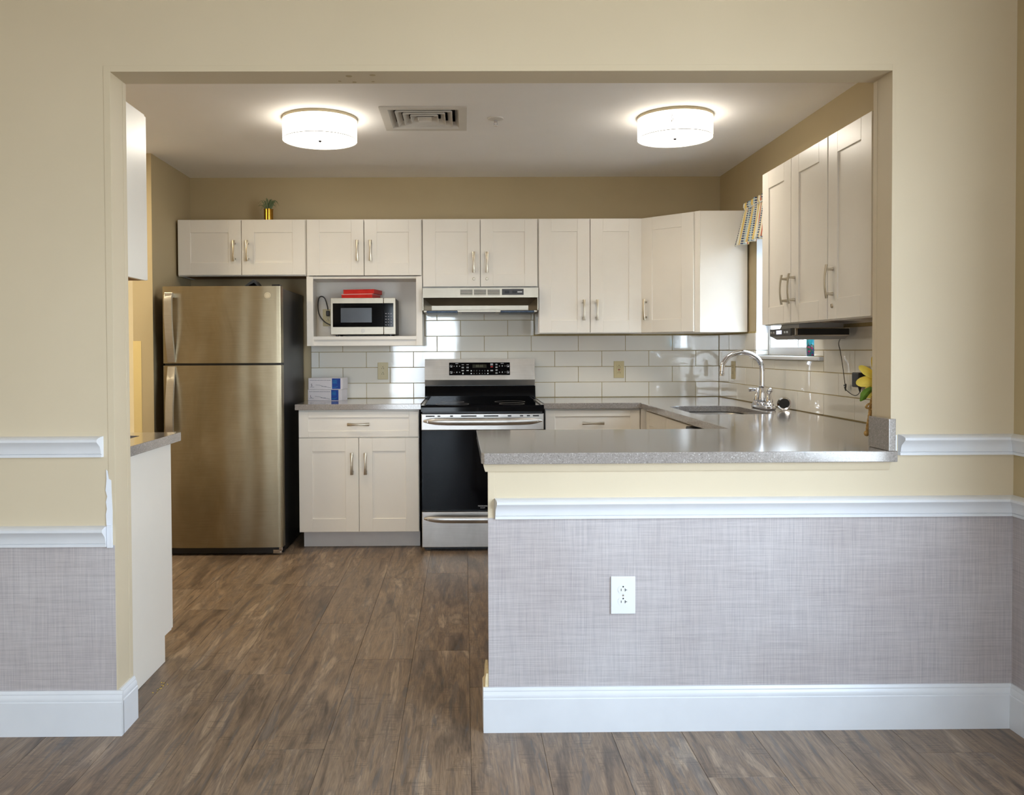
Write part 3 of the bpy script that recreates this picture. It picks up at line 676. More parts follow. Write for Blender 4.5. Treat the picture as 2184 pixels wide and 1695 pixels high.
# ------------------------------------------------------------------ refrigerator
rf = thing('refrigerator', 'stainless top-freezer refrigerator with black sides', 'refrigerator', (-58.6, 216, 0))
FX0, FX1, FY = -72.75, -44.15, 202.4
B().box(FX0 + .25, FX1 - .1, FY + 3.0, FY + 28.6, 1.2, 64.9, bv=.15).out('cabinet', BLKSIDE, rf)
def fdoor(z0, z1, name):
    b = B(); m = 44; L_ = 16; rows = []
    for q in range(L_ + 1):
        z = z0 + (z1 - z0) * q / L_; p = []
        for i in range(m + 1):
            t_ = i / m; x = FX0 + .9 + (FX1 - FX0 - 1.5) * t_; f = min(1, 8 * t_, 8 * (1 - t_))
            w_ = .05 * sin(x * .62 + .5 * sin(z * .09) + z0) + .03 * sin(x * 1.31 + .8 * sin(z * .13 + 2)) + .008 * sin(z * .21 + x * .2)
            p.append((x, FY - .32 * (1 - (2 * t_ - 1) ** 2) + w_ * f))
        rows.append([(FX0, FY + 2.6), (FX0, FY + .45), (FX0 + .25, FY + .12)] + p + [(FX1 - .12, FY + .2), (FX1, FY + .6), (FX1, FY + 2.6)])
    k = len(rows[0]); vs = [(x, y, z0 + (z1 - z0) * q / L_) for q, r in enumerate(rows) for x, y in r]
    fs = [[q * k + i, q * k + (i + 1) % k, (q + 1) * k + (i + 1) % k, (q + 1) * k + i] for q in range(L_) for i in range(k)]
    fs += [list(range(k)), [L_ * k + i for i in range(k)]]
    return b.mesh(vs, fs).out(name, FRIDGE, rf, smooth=True, ang=30)
dt = fdoor(46.75, 65.3, 'freezer_door'); db = fdoor(2.0, 46.2, 'fresh_food_door')
B().box(FX0 + .4, FX1 - .3, FY + .5, FY + 3, 46.1, 46.85).out('gasket', BLACK, rf); B().box(FX0 + .4, FX1 - .4, FY + 2.5, FY + 3.05, 2, 65).out('gasket', BLACK, rf)
B().box(FX0 + .6, FX1 - 1, FY + 1.0, FY + 3.2, .35, 1.9).out('kick_grille', BLACK, rf)
B().box(FX0 + 1, FX1 - .6, FY + 3.0, FY + 27, 0.02, 1.2).out('plinth', BLACK, rf)
for d_, z0, z1, f0, f1 in ((dt, 47.0, 63.7, 0, 1), (db, 29.2, 46.0, 1, 0)):
    b = B(); m = 11; vs = []; xa, xb = FX0 + 1.3, FX0 + 3.1
    for i in range(m):
        t_ = i / (m - 1); z = z0 + (z1 - z0) * t_; q = t_ if f1 else 1 - t_          # deep at the far end, fading into the door by the gap
        o = .35 + 2.1 * sin(min(1, q * 1.35) * pi / 2); 
        if q > .96: o *= .75
        vs += [(xa, FY - o, z), (xb, FY - o - .1, z), (xb, FY - max(.1, o - .75), z), (xa, FY - max(.1, o - .75), z)]
    fs = [[4 * i + k_, 4 * i + (k_ + 1) % 4, 4 * i + 4 + (k_ + 1) % 4, 4 * i + 4 + k_] for i in range(m - 1) for k_ in range(4)] + [[0, 1, 2, 3], [4 * m - 4 + k_ for k_ in range(4)][::-1]]
    b.mesh(vs, fs); zz = z1 - 1.1 if f1 else z0 + .1
    b.box(xa + .1, xb - .1, FY - 2.2, FY + .3, zz, zz + 1.0)
    b.out('handle', STEEL, d_, smooth=True, ang=30)
b = B().lathe([(.78, .3), (.78, -.06), (.74, -.09), (0, -.09)], (0, 0, 0), 24, 'y').xf(T(-47.3, FY - .13, 63.0)); b.out('badge', plain('pale_badge', (190, 180, 156), .4), dt, smooth=True)
join(text('GE', .62), B().lathe([(.6, -.02), (.6, -.03), (.54, -.03), (.54, -.02)], (0, 0, 0), 24, 'y')).xf(T(-47.3, FY - .2, 63.0)).out('emblem', plain('badge_print', (132, 122, 100), .5), dt)
b = B(); b.box(-46.6, -44.6, FY + .3, FY + 1.4, .9, 1.25); b.box(-46.6, -44.5, FY + .25, FY + .4, .45, 1.35, bv=.03); b.box(-45.2, -44.3, FY + .25, FY + .45, 1.2, 2.3, bv=.05); b.lathe([(.16, 0), (.16, -.2), (0, -.22)], (-44.9, FY + .25, .8), 10, 'y')
b.out('hinge', CHROME, rf)
B().box(-46.4, -44.4, FY + .4, FY + 2.4, 65.3, 65.75, bv=.1).out('hinge_cap', BLACK, rf)
# small black folded tray on top
tr = B().mesh([(-57.0, 212, 64.95), (-53.3, 213, 67.9), (-51.4, 214, 64.95), (-57.0, 216, 64.95), (-53.0, 217, 67.5), (-51.2, 218, 64.95), (-53.2, 213, 67.0), (-53.0, 217, 66.6)],
              [[0, 1, 4, 3], [1, 2, 5, 4], [2, 6, 7, 5], [6, 0, 3, 7], [0, 6, 2, 1], [3, 4, 5, 7]])
tag(tr.out('folded_mat', BLACK), 'black folded mat lying on top of the refrigerator', 'mat')

# ------------------------------------------------------------------ range
rg = thing('range', 'stainless electric range with black glass cooktop and oven window', 'range', (4.5, 217, 0))
RX0, RX1, RY = -10.55, 19.52, 205.5
B().box(RX0 + .15, RX1 - .15, RY + 1.6, 231, .9, 34.4).out('body', BLACK, rg)
B().box(RX0 + .5, RX1 - .5, RY + 2.6, 230, .02, .95).out('plinth', BLACK, rg)
b = B(); b.prism([(RY - .75, 34.55), (RY - .75, 35.6), (RY - .4, 36.05), (231.0, 36.05), (231, 34.55)], RX0 - .05, RX1 + .05, 'x'); ct = b.out('cooktop', BLKGLASS, rg)
for q in ((RX0 - .02, RX0 + .75), (RX1 - .75, RX1 + .02)): B().box(q[0], q[1], RY, 226.3, 36.02, 36.32, bv=.1).out('side_rail', STEEL, ct)
for cx_, cy_, r in ((-3, 210.5, 4.2), (12, 210.5, 3.2), (-3, 219.5, 3), (12, 219.5, 4)):
    B().lathe([(r, 0), (r, .012), (r - .12, .012), (r - .12, 0)], (cx_, cy_, 36.052), 40).out('burner_ring', GREYP, ct)
bgd = B().prism([(226.2, 36.0), (226.2, 37.2), (226.8, 39.9), (231.2, 39.9), (231.2, 36.0)], RX0 - .1, RX1 - .2, 'x').out('backguard', BLKGLASS, rg)
B().prism([(226.5, 40.1), (226.1, 41.6), (227.2, 47.2), (231.2, 47.2), (231.2, 40.1)], RX0 - .1, RX1 - .35, 'x').out('control_fascia', STEEL, bgd)
B().box(RX0, RX1 - .4, 227, 231, 39.85, 40.15).out('shadow_gap', BLACK, bgd)
fs_ = math.atan2(1.1, 5.6)                                                    # fascia slope
Mf = T(4.2, 226.62, 44.55) @ Matrix.Rotation(-fs_, 4, 'X')
cp = B().box(-8.25, 8.25, -.06, .1, -1.75, 1.75, bv=.05).xf(Mf).out('control_panel', BLKGLASS, rg)
b = B()
def tx(s_, sz, u, v):
    join(b, text(s_, sz).xf(T(u, -.068, v)))
for i, c in enumerate('12345'): tx(c, .36, -1.5 + i * .74, -.55)
for i, c in enumerate('67890'): tx(c, .36, -1.5 + i * .74, -1.3)
def bar(u, v, w_, h=.1): b.box(u - w_ / 2, u + w_ / 2, -.072, -.064, v - h / 2, v + h / 2)
for u in (-4.55, -3.25):
    for v in (1.15, .48, .28, -.4, -.55): bar(u, v, .62)
bar(-4.5, -1.25, .28, .35); bar(-4.5, -1.42, .4)
for v in (1.4, 1.15, 1.0, -.4, -.6): bar(3.3, v, .7)
for v in (1.3, 1.05, .5, .3, -.25, -.5, -1.05, -1.3): bar(4.6, v, .55)
for sx_ in (-1, 1):
    bar(sx_ * 6.15, 1.45, .8)
    for v in (.75, -.95):
        bar(sx_ * 6.9, v, .3, .06); bar(sx_ * 5.4, v, .3, .06); bar(sx_ * 5.4, v, .06, .3); bar(sx_ * 6.15, v, .18, .32)
        for e_ in (-.26, .26): bar(sx_ * 7.7 + e_, v, .06, .58); bar(sx_ * 7.7, v + e_, .58, .06)
        bar(sx_ * 7.7 + .1, v - .15, .28, .22)
for u, v in ((-2.25, -.55), (2.25, -.55), (-2.25, -1.3), (2.25, -1.3)): bar(u, v, .34, .28)
b.xf(Mf).out('legend', LEGEND, cp)
B().box(3.0, 3.6, -.072, -.064, .42, .66).xf(Mf).out('cancel_key', REDINK, cp)
B().box(-1.9, 1.9, -.069, -.06, .28, 1.2).xf(Mf).out('display', LCD, cp)
text('88:88', .9).xf(Mf @ T(0, -.07, .74)).out('digits', plain('unlit_digits', (74, 76, 58), .3), cp)
od = B().box(RX0 - .02, RX1 + .05, RY, RY + 1.6, 29.95, 33.95, bv=.12, seg=2)
od = od.out('oven_door', STEEL, rg)
B().box(RX0 - .02, RX1 + .05, RY + .02, RY + 1.6, 10.15, 29.93, bv=.05).out('oven_window', BLKGLASS, od)
for u0, u1 in ((-9.5, -7.3), (-6.6, -5.9), (-3.5, -2.8), (-.8, 3.0), (4.8, 8.4), (10.7, 11.6), (13.7, 14.5), (15.4, 16.2), (16.9, 18.4)):
    B().box(u0, u1, RY - .015, RY + .05, 33.25, 33.55).out('vent_slot', DARK, od)
def bar_handle(z, name, par):
    b = B(); m = 21; pts, rr = [], []
    for i in range(m):
        t_ = i / (m - 1) * 2 - 1; pts.append((4.5 + t_ * 14.5, RY - 2.0 + .9 * abs(t_) ** 6, z + .12 * (1 - t_ * t_) * -1)); q = 1 - abs(t_) ** 8 * .75; rr.append((.88 * q, .5 * q))
    b.tube(pts, rr, 12, up=(0, 0, 1)); 
    for x in (-8.5, 17.5): b.box(x - .7, x + .7, RY - 1.7, RY + .02, z - .35, z + .3, bv=.1)
    return b.out(name, STEEL, par, smooth=True)
bar_handle(32.25, 'handle', od)
sd = B().box(RX0 - .02, RX1 + .05, RY + .05, RY + 1.6, .95, 9.75, bv=.12, seg=2).out('warming_drawer', STEEL, rg)
bar_handle(8.3, 'handle', sd)
join(text('FRIGIDAIRE', .46).xf(T(4.45, 0, 0)), text('GALLERY', .3).xf(T(4.45, 0, -.45))).xf(T(0, RY, 11.15)).out('lettering', LEGEND, od)

# range hood
hd = thing('range_hood', 'stainless under-cabinet range hood above the range', 'range hood', (4.3, 224, 59.4))
HX0, HX1 = -10.75, 19.45; HY = 217.8
b = B(); b.box(HX0, HX1, HY, HY + .3, 63.25, 65.85, bv=.04); b.box(HX0, HX1, HY + .3, YR, 65.55, 65.85)
b.out('band', STEEL2, hd)
for s_, x in ((1, HX0), (-1, HX1)):
    b = B(); b.prism([(HY + .05, 63.3), (HY + .05, 60.0), (HY + .35, 59.75), (YR, 59.75), (YR, 65.55), (HY + .3, 65.55)], min(x, x + .25 * s_), max(x, x + .25 * s_), 'x'); b.out('side', STEEL2, hd)
ix0, ix1 = HX0 + 2.2, HX1 - 2.2
b = B(); b.mesh([(HX0 + .25, HY + .25, 63.3), (HX1 - .25, HY + .25, 63.3), (ix1, HY + 6, 61.5), (ix0, HY + 6, 61.5), (ix1, HY + 6, 60.05), (ix0, HY + 6, 60.05)], [[0, 1, 2, 3], [3, 2, 4, 5]])
b.mesh([(HX0 + .25, HY + .25, 63.3), (ix0, HY + 6, 61.5), (ix0, HY + 6, 60.05), (HX0 + .25, HY + .25, 60.05)], [[0, 1, 2, 3]])
b.mesh([(HX1 - .25, HY + .25, 63.3), (ix1, HY + 6, 61.5), (ix1, HY + 6, 60.05), (HX1 - .25, HY + .25, 60.05)], [[0, 1, 2, 3]])
b.out('canopy', STEEL2, hd)
B().box(HX0 + .25, HX1 - .25, HY + 1.2, YR, 59.55, 60.05, bv=.08).out('bottom_pan', STEEL2, hd)
for a0, a1 in ((HX0 + 1, -1.6), (9.6, HX1 - 1)): B().box(a0, a1, HY + .9, YR - 3, 59.35, 59.95, bv=.1).out('filter', FILTER, hd)
B().box(-.6, 8.4, HY + 1.6, YR - 5, 59.4, 59.9, bv=.1).out('light_lens', GREYP, hd)
for i in range(3):
    x = -.9 + i * 3.55
    B().box(x, x + 3.2, HY - .03, HY + .05, 63.95, 65.4).out('louvre_panel', DARK, hd)
    for j in range(5): B().box(x, x + 3.2, HY - .06, HY, 64.05 + j * .29, 64.17 + j * .29).out('louvre', STEEL2, hd)
b = B().box(9.95, 15.6, HY - .05, HY + .05, 63.95, 65.5, bv=.04).out('switch_plate', plain('switch_plate', (58, 56, 58), .4), hd)
for x in (10.7, 12.7): B().box(x, x + 1.1, HY - .13, HY, 64.4, 65.05, bv=.04).out('switch', BLACK, b)
B().box(14.0, 15.2, HY - .055, HY, 64.6, 64.85).out('label_print', LEGEND, b)

# ------------------------------------------------------------------ microwave, red boxes
mw = thing('microwave', 'stainless countertop microwave with black window in the open niche', 'microwave', (-26.5, 226, 53.4))
MX0, MX1, MY, MZ0, MZ1 = -35.1, -18.0, 220.6, 53.85, 63.5
B().box(MX0 + .1, MX1 - .05, MY + .8, 231.8, MZ0, MZ1 - .1, bv=.1).out('case', BLACK, mw)
for x in (MX0 + 1.5, MX1 - 1.5):
    for y in (MY + 1.5, 230): B().lathe([(.4, 0), (.4, .5)], (x, y, 53.4), 10).out('foot', BLACK, mw)
sp_ = -21.15
md = B().box(MX0, sp_ - .04, MY, MY + .85, MZ0, MZ1, bv=.1, seg=2).out('door', STEEL2, mw)
B().box(MX0 + .6, sp_ - .04, MY - .03, MY + .1, MZ0 + 2.0, MZ1 - 1.4, bv=.03).out('window', BLKGLASS, md)
B().box(MX0 + 2.7, sp_ - 3.1, MY - .045, MY - .02, MZ0 + 3.2, MZ1 - 2.65).out('screen', plain('door_mesh_screen', (70, 76, 86), .18, var=3), md)
join(text('GE', .42), B().lathe([(.46, 0), (.46, -.03), (.38, -.03), (.38, 0)], (0, 0, 0), 24, 'y')).xf(T(-26.6, MY - .02, MZ0 + 1.0)).out('emblem', GREYINK, md)
mp_ = B().box(sp_ + .04, MX1, MY, MY + .85, MZ0, MZ1, bv=.1, seg=2).out('control_panel', STEEL2, mw)
B().box(sp_ + .04, MX1 - .55, MY - .03, MY + .1, MZ0 + 2.0, MZ1 - 1.4, bv=.03).out('keypad', BLKGLASS, mp_)
B().box(sp_ + .15, MX1 - .2, MY - .025, MY + .05, MZ0 + .2, MZ0 + 1.35, bv=.03).out('open_button', STEEL2, mp_)
b = B()
for i in range(3):
    for j in range(5): b.box(sp_ + .45 + i * .7, sp_ + .8 + i * .7, MY - .035, MY - .03, MZ0 + 2.4 + j * .75, MZ0 + 2.62 + j * .75)
b.out('key_print', GREYINK, mp_)
OY = YR - .32
pts = [(-37.5, OY - .9, 61.0), (-37.6, OY - 1.3, 62.0), (-38.2, OY - 1.6, 64.0), (-39.2, OY - 1.4, 64.6), (-40.0, OY - .8, 64.0), (-40.3, OY - .5, 62), (-39.9, OY - .6, 59.6), (-38.6, OY - .9, 57.8), (-37, OY - 1.0, 56.8), (-35, OY - 1.1, 56.2)]
def smooth_pts(p, n_=6):
    o = []; P = [Vector(q) for q in p]
    for i in range(len(P) - 1):
        a, b_, c, d = P[max(i - 1, 0)], P[i], P[i + 1], P[min(i + 2, len(P) - 1)]
        for k_ in range(n_):
            t_ = k_ / n_; o.append(.5 * ((2 * b_) + (c - a) * t_ + (2 * a - 5 * b_ + 4 * c - d) * t_ ** 2 + (3 * b_ - a - 3 * c + d) * t_ ** 3))
    return o + [P[-1]]
B().tube(smooth_pts(pts), .16, 8).out('power_cord', GREYCORD, mw, smooth=True)
B().box(-38.0, -37.0, OY - 1.3, OY - .2, 59.2, 60.7, bv=.2).out('plug', GREYCORD, mw)
for dx, z0, lab in ((0, 63.52, 'red flat box on top of the microwave, lower of two'), (.5, 64.68, 'red flat box resting on another red box above the microwave')):
    rb = thing('red_box', lab, 'box', (-28, 226, z0), 'red flat boxes on the microwave'); M = T(-32.5 + dx, 222.9, z0) @ RZ(-13)
    B().box(0, 8.6, 0, 6.6, 0, .95, bv=.05).xf(M).out('body', RED, rb); B().box(-.05, 8.65, -.05, 6.65, .95, 1.14, bv=.03).xf(M).out('lid', RED if z0 > 64 else PINKW, rb)

# ------------------------------------------------------------------ glove boxes
for z0, letter, yw, lab, bm_, dx in ((ZT1, 'L', -10, 'white and blue glove box marked L on the counter by the refrigerator', CARD2, 0), (ZT1 + 3.02, 'S', -8, 'white and blue glove box marked S stacked on another box', CARD2, .15)):
    gb = thing('glove_box', lab, 'box', (-37.2, 224, z0), 'glove boxes stacked beside the refrigerator')
    M = T(-41.7 + dx, 223.2, z0) @ RZ(yw)
    B().box(0, 9.4, 0, 4.9, 0, 2.98, bv=.05).xf(M).out('carton', CARD, gb)
    B().box(6.5, 8.5 + dx * 2, -.02, 4.92, .12, 2.9).xf(M).out('blue_band', bm_, gb)
    text(letter, .95).xf(M @ T(.9, -.012, 1.1)).out('size_letter', INK, gb)
    b = B(); u = .4
    while u < 5.8: w_ = random.choice((.18, .3, .42)); b.box(u, u + w_, -.02, -.005, 2.32, 2.48); u += w_ + .09
    for k_, (a0, a1, zz) in enumerate(((.4, 1.6, .52), (3.6, 5.0, .72))): b.box(a0, a1, -.02, -.005, zz, zz + .1)
    b.xf(M).out('small_print', GREYINK, gb)
    B().tube([(2.0, -.01, 1.2), (3.0, -.01, 1.1), (4.2, -.01, .75), (6.2, -.01, .4)], .05, 5).xf(M).out('swoosh', GREYINK, gb)
    b = B()
    for k_ in range(4): b.box(6.7, 7.9 - .1 * (k_ % 2), -.03, -.02, 1.55 + .26 * k_, 1.64 + .26 * k_)
    b.tube([(6.6, -.022, .5), (7.4, -.022, .52), (8.1, -.022, .8)], .06, 5)
    b.xf(M).out('band_print', CYANP, gb)

# ------------------------------------------------------------------ outlets
def outlet(M, label, mt, gfci=False, w_=2.9, h=4.7, slots20=False):
    p = (M @ Vector((0, 0, -h / 2)))
    o = thing('wall_outlet', label, 'outlet', tuple(p), 'wall outlets')
    B().box(-w_ / 2, w_ / 2, -.22, 0, -h / 2, h / 2, bv=.1, seg=2).xf(M).out('cover_plate', mt, o)
    if gfci: rc = [B().box(-.66, .66, -.27, -.1, -1.33, 1.33, bv=.05).xf(M).out('receptacle', mt, o)]
    else:
        rc = []
        for z in (.77, -.77):
            pts = [(.68 * cos(a), z + max(-.55, min(.55, .68 * sin(a)))) for a in [i * pi / 12 for i in range(24)]]
            rc.append(B().prism(pts, -.26, -.1, 'y').xf(M).out('receptacle', mt, o))
        B().lathe([(.11, -.2), (.11, -.25), (0, -.26)], (0, 0, 0), 10, 'y').xf(M).out('screw', NICKEL, o)
    for i, z in enumerate((.77, -.77)):
        b = B(); b.box(-.3, -.22, -.275, -.2, z - .2, z + .1); b.box(.2, .29, -.275, -.2, z - .24, z + .12)
        if slots20: b.box(.29, .5, -.275, -.2, z - .1, z - .02)
        b.lathe([(.1, -.2), (.1, -.275), (0, -.275)], (0, 0, z + .36), 10, 'y'); b.xf(M).out('slot', DARK, rc[0] if gfci else rc[i])
    if gfci:
        B().box(-.3, .3, -.3, -.2, .03, .17).xf(M).out('test_button', BLACK, rc[0]); B().box(-.3, .3, -.3, -.2, -.17, -.03).xf(M).out('reset_button', REDINK, rc[0])
    return o
outlet(T(20.5, D - .04, 17.68), 'white duplex outlet in the grey wallpaper of the half wall', WHITEP, slots20=True, w_=3.2, h=4.9)
outlet(T(-22.55, YB - .33, 43.95), 'almond duplex outlet on tile between glove boxes and range', ALMOND)
outlet(T(43.15, YB - .33, 44.05), 'almond outlet with test buttons on tile right of the range', ALMOND, gfci=True)
outlet(T(-37.6, YR - .31, 58.8), 'almond outlet with microwave plug at the back of the niche', ALMOND)
outlet(T(XR - .33, 219.9, 44.05) @ RZ(-90), 'almond outlet on side tile behind the faucet near the corner', ALMOND)
outlet(T(XR - .33, 147.1, 44.1) @ RZ(-90), 'pale outlet on side tile behind the black power adapter', plain('pale_outlet', (200, 190, 170), .35))

# ------------------------------------------------------------------ ceiling fixtures
def lamp(x, y, label, stain=False):
    o = thing('ceiling_light', label, 'ceiling light', (x, y, 92.8), 'drum ceiling lights')
    r = 7.6
    B().lathe([(r + .12, 0), (r + .12, -.55), (r - .1, -.55), (r - .1, 0)], (x, y, ZC - .02), 56).out('mounting_ring', RING, o, smooth=True)
    B().lathe([(r, -.5), (r, -4.55), (r - .12, -4.55), (r - .12, -.5)], (x, y, ZC), 56).out('shade', SHADE, o, smooth=True)
    B().lathe([(r - .14, -4.35), (r - .14, -4.5), (0, -4.5)], (x, y, ZC), 56).out('diffuser', DIFF, o, smooth=True)
    B().lathe([(.36, -4.5), (.36, -4.66), (.2, -4.8), (0, -4.82)], (x, y, ZC), 14).out('finial', plain('finial_black', (9, 7, 6), .9, spec=.1, var=1), o, smooth=True)
    B().lathe([(r + .03, -4.42), (r + .03, -4.54), (r - .2, -4.56), (r - .2, -4.5)], (x, y, ZC), 56).out('rim', RIM, o, smooth=True)
    if stain:
        b = B(); a0 = radians(270 - 19)
        for i in range(9):
            a = a0 + random.uniform(-.01, .06); z = ZC - 1.3 - i * .2
            b.ell((x + (r + .02) * cos(a), y + (r + .02) * sin(a), z), (.09 + .05 * (i > 5), .05, .1), 8, 6)
        b.out('shade_stain', plain('shade_stain', (120, 104, 84), .8), o)
    return o
lamp(-29.6, 174.3, 'white drum ceiling light nearer the refrigerator with a clean shade')
lamp(43.8, 173.3, 'white drum ceiling light nearer the sink with a stained shade', True)
vt = thing('ceiling_vent', 'square white ceiling air vent with nested louvres', 'air vent', (-7.9, 174.2, ZC - .9))
def ringsq(h0, z0, h1, z1, th=.06):
    b = B(); c = [(-1, -1), (1, -1), (1, 1), (-1, 1)]
    vs = [(-7.9 + q[0] * h, 174.2 + q[1] * h, z) for h, z in ((h0, z0), (h1, z1), (h1 - .02, z1 + th), (h0 - .02, z0 + th)) for q in c]
    return b.mesh(vs, [[r * 4 + i, r * 4 + (i + 1) % 4, ((r + 1) % 4) * 4 + (i + 1) % 4, ((r + 1) % 4) * 4 + i] for r in range(4) for i in range(4)])
b = ringsq(8.7, ZC - .28, 7.1, ZC - .28, .26); b.out('frame', VENTW, vt)
B().box(-7.9 - 7.15, -7.9 + 7.15, 174.2 - 7.15, 174.2 + 7.15, ZC + 2.4, ZC + 2.6).out('backing', DARK, vt)
ringsq(7.12, ZC - .28, 6.3, ZC + 1.0).out('inner_frame', VENTW, vt)
for h in (5.75, 4.3, 2.85, 1.4):
    b = ringsq(h - .06, ZC - .12, h - 1.0 if h > 2 else .03, ZC + .8 if h > 2 else ZC + .1)
    for q in ((-h, h, -h, -h + .09), (-h, h, h - .09, h), (-h, -h + .09, -h + .09, h - .09), (h - .09, h, -h + .09, h - .09)): b.box(-7.9 + q[0], -7.9 + q[1], 174.2 + q[2], 174.2 + q[3], ZC - .32, ZC - .1)
    b.out('louvre', VENTW, vt)
ringsq(7.14, ZC - .1, 7.1, ZC + 2.5, .02).out('duct', DARK, vt)  # duct sides coloured near black to hold the shade of the recess
sp = thing('fire_sprinkler', 'small round fire sprinkler head on the kitchen ceiling', 'sprinkler', (6.8, 174.2, ZC - 1.6))
B().lathe([(1.65, 0), (1.6, -.2), (.9, -.4), (.5, -.42), (0, -.42)], (6.8, 174.2, ZC - .01), 24).out('escutcheon', VENTW, sp, smooth=True)
b = B().lathe([(.38, -.35), (.38, -.75), (.3, -.85), (0, -.85)], (6.8, 174.2, ZC), 12); b.tube([(6.5, 174.2, ZC - .8), (6.45, 174.2, ZC - 1.2), (6.8, 174.2, ZC - 1.45)], .08, 6); b.tube([(7.1, 174.2, ZC - .8), (7.15, 174.2, ZC - 1.2), (6.8, 174.2, ZC - 1.45)], .08, 6)
b.out('frame_arms', CHROME, sp, smooth=True)
B().lathe([(.5, -1.45), (.5, -1.52), (0, -1.55)], (6.8, 174.2, ZC), 12).out('deflector', CHROME, sp)

# ------------------------------------------------------------------ valance
va = thing('window_valance', 'striped ruffled fabric valance over the window', 'curtain', (69.5, 186, 75))
bm = bmesh.new(); uvl = bm.loops.layers.uv.new('UVMap'); NU, NV = 150, 12; grid = []
for i in range(NU + 1):
    u = i / NU; y = 205.9 - u * 41.5; row = []
    for j in range(NV + 1):
        v = j / NV; z = 85.3 - v * 10.2; amp = .22 + .75 * max(0, v - .18); ph = u * 2 * pi * 17
        if v < .1: amp = .8
        if .12 < v < .2: amp = .12
        x = 69.6 - 1.3 * v - amp * sin(ph + .6 * v) - .15 * sin(ph * .37); fl_ = 2.4 * v * (1 - min(1, u * 6)); zz = z + .18 * sin(ph * 2.1 + 1) * (v < .08) + .2 * sin(ph * .5) * (v > .9)
        row.append(bm.verts.new((x, y + fl_ + .15 * cos(ph), zz)))
    grid.append(row)
for i in range(NU):
    for j in range(NV):
        f = bm.faces.new((grid[i][j], grid[i + 1][j], grid[i + 1][j + 1], grid[i][j + 1]))
        for lp, (a, c) in zip(f.loops, ((i, j), (i + 1, j), (i + 1, j + 1), (i, j + 1))): lp[uvl].uv = (a / NU * 1.0, c / NV)
b = B(); b.bm.free(); b.bm = bm; vo = b.out('fabric', VALANCE, va, smooth=True, ang=80)
md_ = vo.modifiers.new('thick', 'SOLIDIFY'); md_.thickness = .0012
b = B().tube([(69.4, 206.3, 83.9), (69.4, 164.2, 83.9)], .22, 8); b.tube([(69.4, 206.2, 83.9), (70.4, 206.2, 83.9), (XR - .02, 206.2, 83.9)], .2, 8); b.tube([(69.4, 164.3, 83.9), (XR - 11.2, 164.3, 83.9)], .01, 4)
b.out('curtain_rod', WHITEP, va, smooth=True)

# half-lowered white slat blind in the kitchen window
bl = thing('window_blind', 'white slat blind half lowered in the kitchen window', 'blind', (74.0, 186.5, 55))
BLIND = Mt('blind_slat', (238, 238, 236), .5); BLIND.p.inputs['Transmission Weight'].default_value = 0; BLIND.base(BLIND.ramp(BLIND.noise(3), [(.3, (234, 234, 232)), (.7, (242, 242, 240))]))
z_ = 81.0
while z_ > 56.5:
    B().mesh([(73.5, WY0 + .4, z_ - .7), (73.5, WY1 - .4, z_ - .7), (74.1, WY1 - .4, z_ + .65), (74.1, WY0 + .4, z_ + .65), (73.45, WY0 + .4, z_ - .66), (73.45, WY1 - .4, z_ - .66), (74.05, WY1 - .4, z_ + .69), (74.05, WY0 + .4, z_ + .69)],
             [[0, 1, 2, 3], [4, 5, 6, 7], [0, 1, 5, 4], [1, 2, 6, 5], [2, 3, 7, 6], [3, 0, 4, 7]]).out('slat', BLIND.m, bl)
    z_ -= 1.5
B().box(73.3, 74.2, WY0 + .4, WY1 - .4, z_ - .2, z_ + .4, bv=.08).out('bottom_rail', BLIND.m, bl)
B().box(73.2, 74.3, WY0 + .3, WY1 - .3, 81.3, 81.95, bv=.08).out('head_rail', BLIND.m, bl)

# turquoise bottle on the sill
bo = thing('soap_bottle', 'turquoise patterned bottle standing on the window sill', 'bottle', (72.2, 171.6, 48.0))
B().lathe([(0, 0), (1.1, 0), (1.2, .15), (1.2, 4.2), (1.0, 4.7), (.45, 5.1), (.42, 5.3), (0, 5.3)], (72.2, 172.6, 48.0), 24).out('body', BOTTLE, bo, smooth=True)
B().lathe([(.5, 5.3), (.5, 5.75), (0, 5.8)], (72.2, 172.6, 48.0), 16).out('cap', WHITEP, bo, smooth=True)

# under-cabinet radio
ra = thing('under_cabinet_radio', 'black and silver under-cabinet radio mounted below the right-wall cabinet', 'radio', (64.3, 155.7, 51.2))
b = B(); b.prism([(59.2, 150.6), (59.6, 150.1), (69.4, 150.1), (69.6, 150.4), (69.6, 161.2), (59.2, 161.2)], 51.95, 53.3); b.out('body', BLACK, ra)
b = B(); vs = [(59.25, 150.2, 51.95), (69.5, 150.2, 51.95), (69.5, 161.2, 51.95), (59.25, 161.2, 51.95), (60.2, 150.9, 51.3), (69.0, 150.9, 51.3), (69.0, 160.4, 51.3), (60.2, 160.4, 51.3)]
b.mesh(vs, [[0, 1, 2, 3], [4, 5, 6, 7], [0, 1, 5, 4], [1, 2, 6, 5], [2, 3, 7, 6], [3, 0, 4, 7]]).out('base', GREYP, ra)
B().box(59.1, 69.4, 150.02, 150.14, 51.9, 52.05).out('trim_line', CHROME, ra); B().box(59.5, 69.45, 150.04, 150.14, 53.2, 53.32).out('trim_line', CHROME, ra)
B().box(59.6, 60.1, 149.98, 150.2, 52.0, 53.25, bv=.05).out('corner_trim', CHROME, ra)
fp = B().box(59.08, 59.25, 150.8, 161.0, 52.0, 53.28, bv=.04).out('front_panel', GREYCORD, ra)
B().box(59.05, 59.12, 155.0, 157.6, 52.3, 53.0).out('clock', CLOCK, fp)
for y in (152, 153.2, 158.6, 159.8): B().box(59.03, 59.1, y, y + .7, 52.4, 52.8, bv=.02).out('button', CHROME, fp)
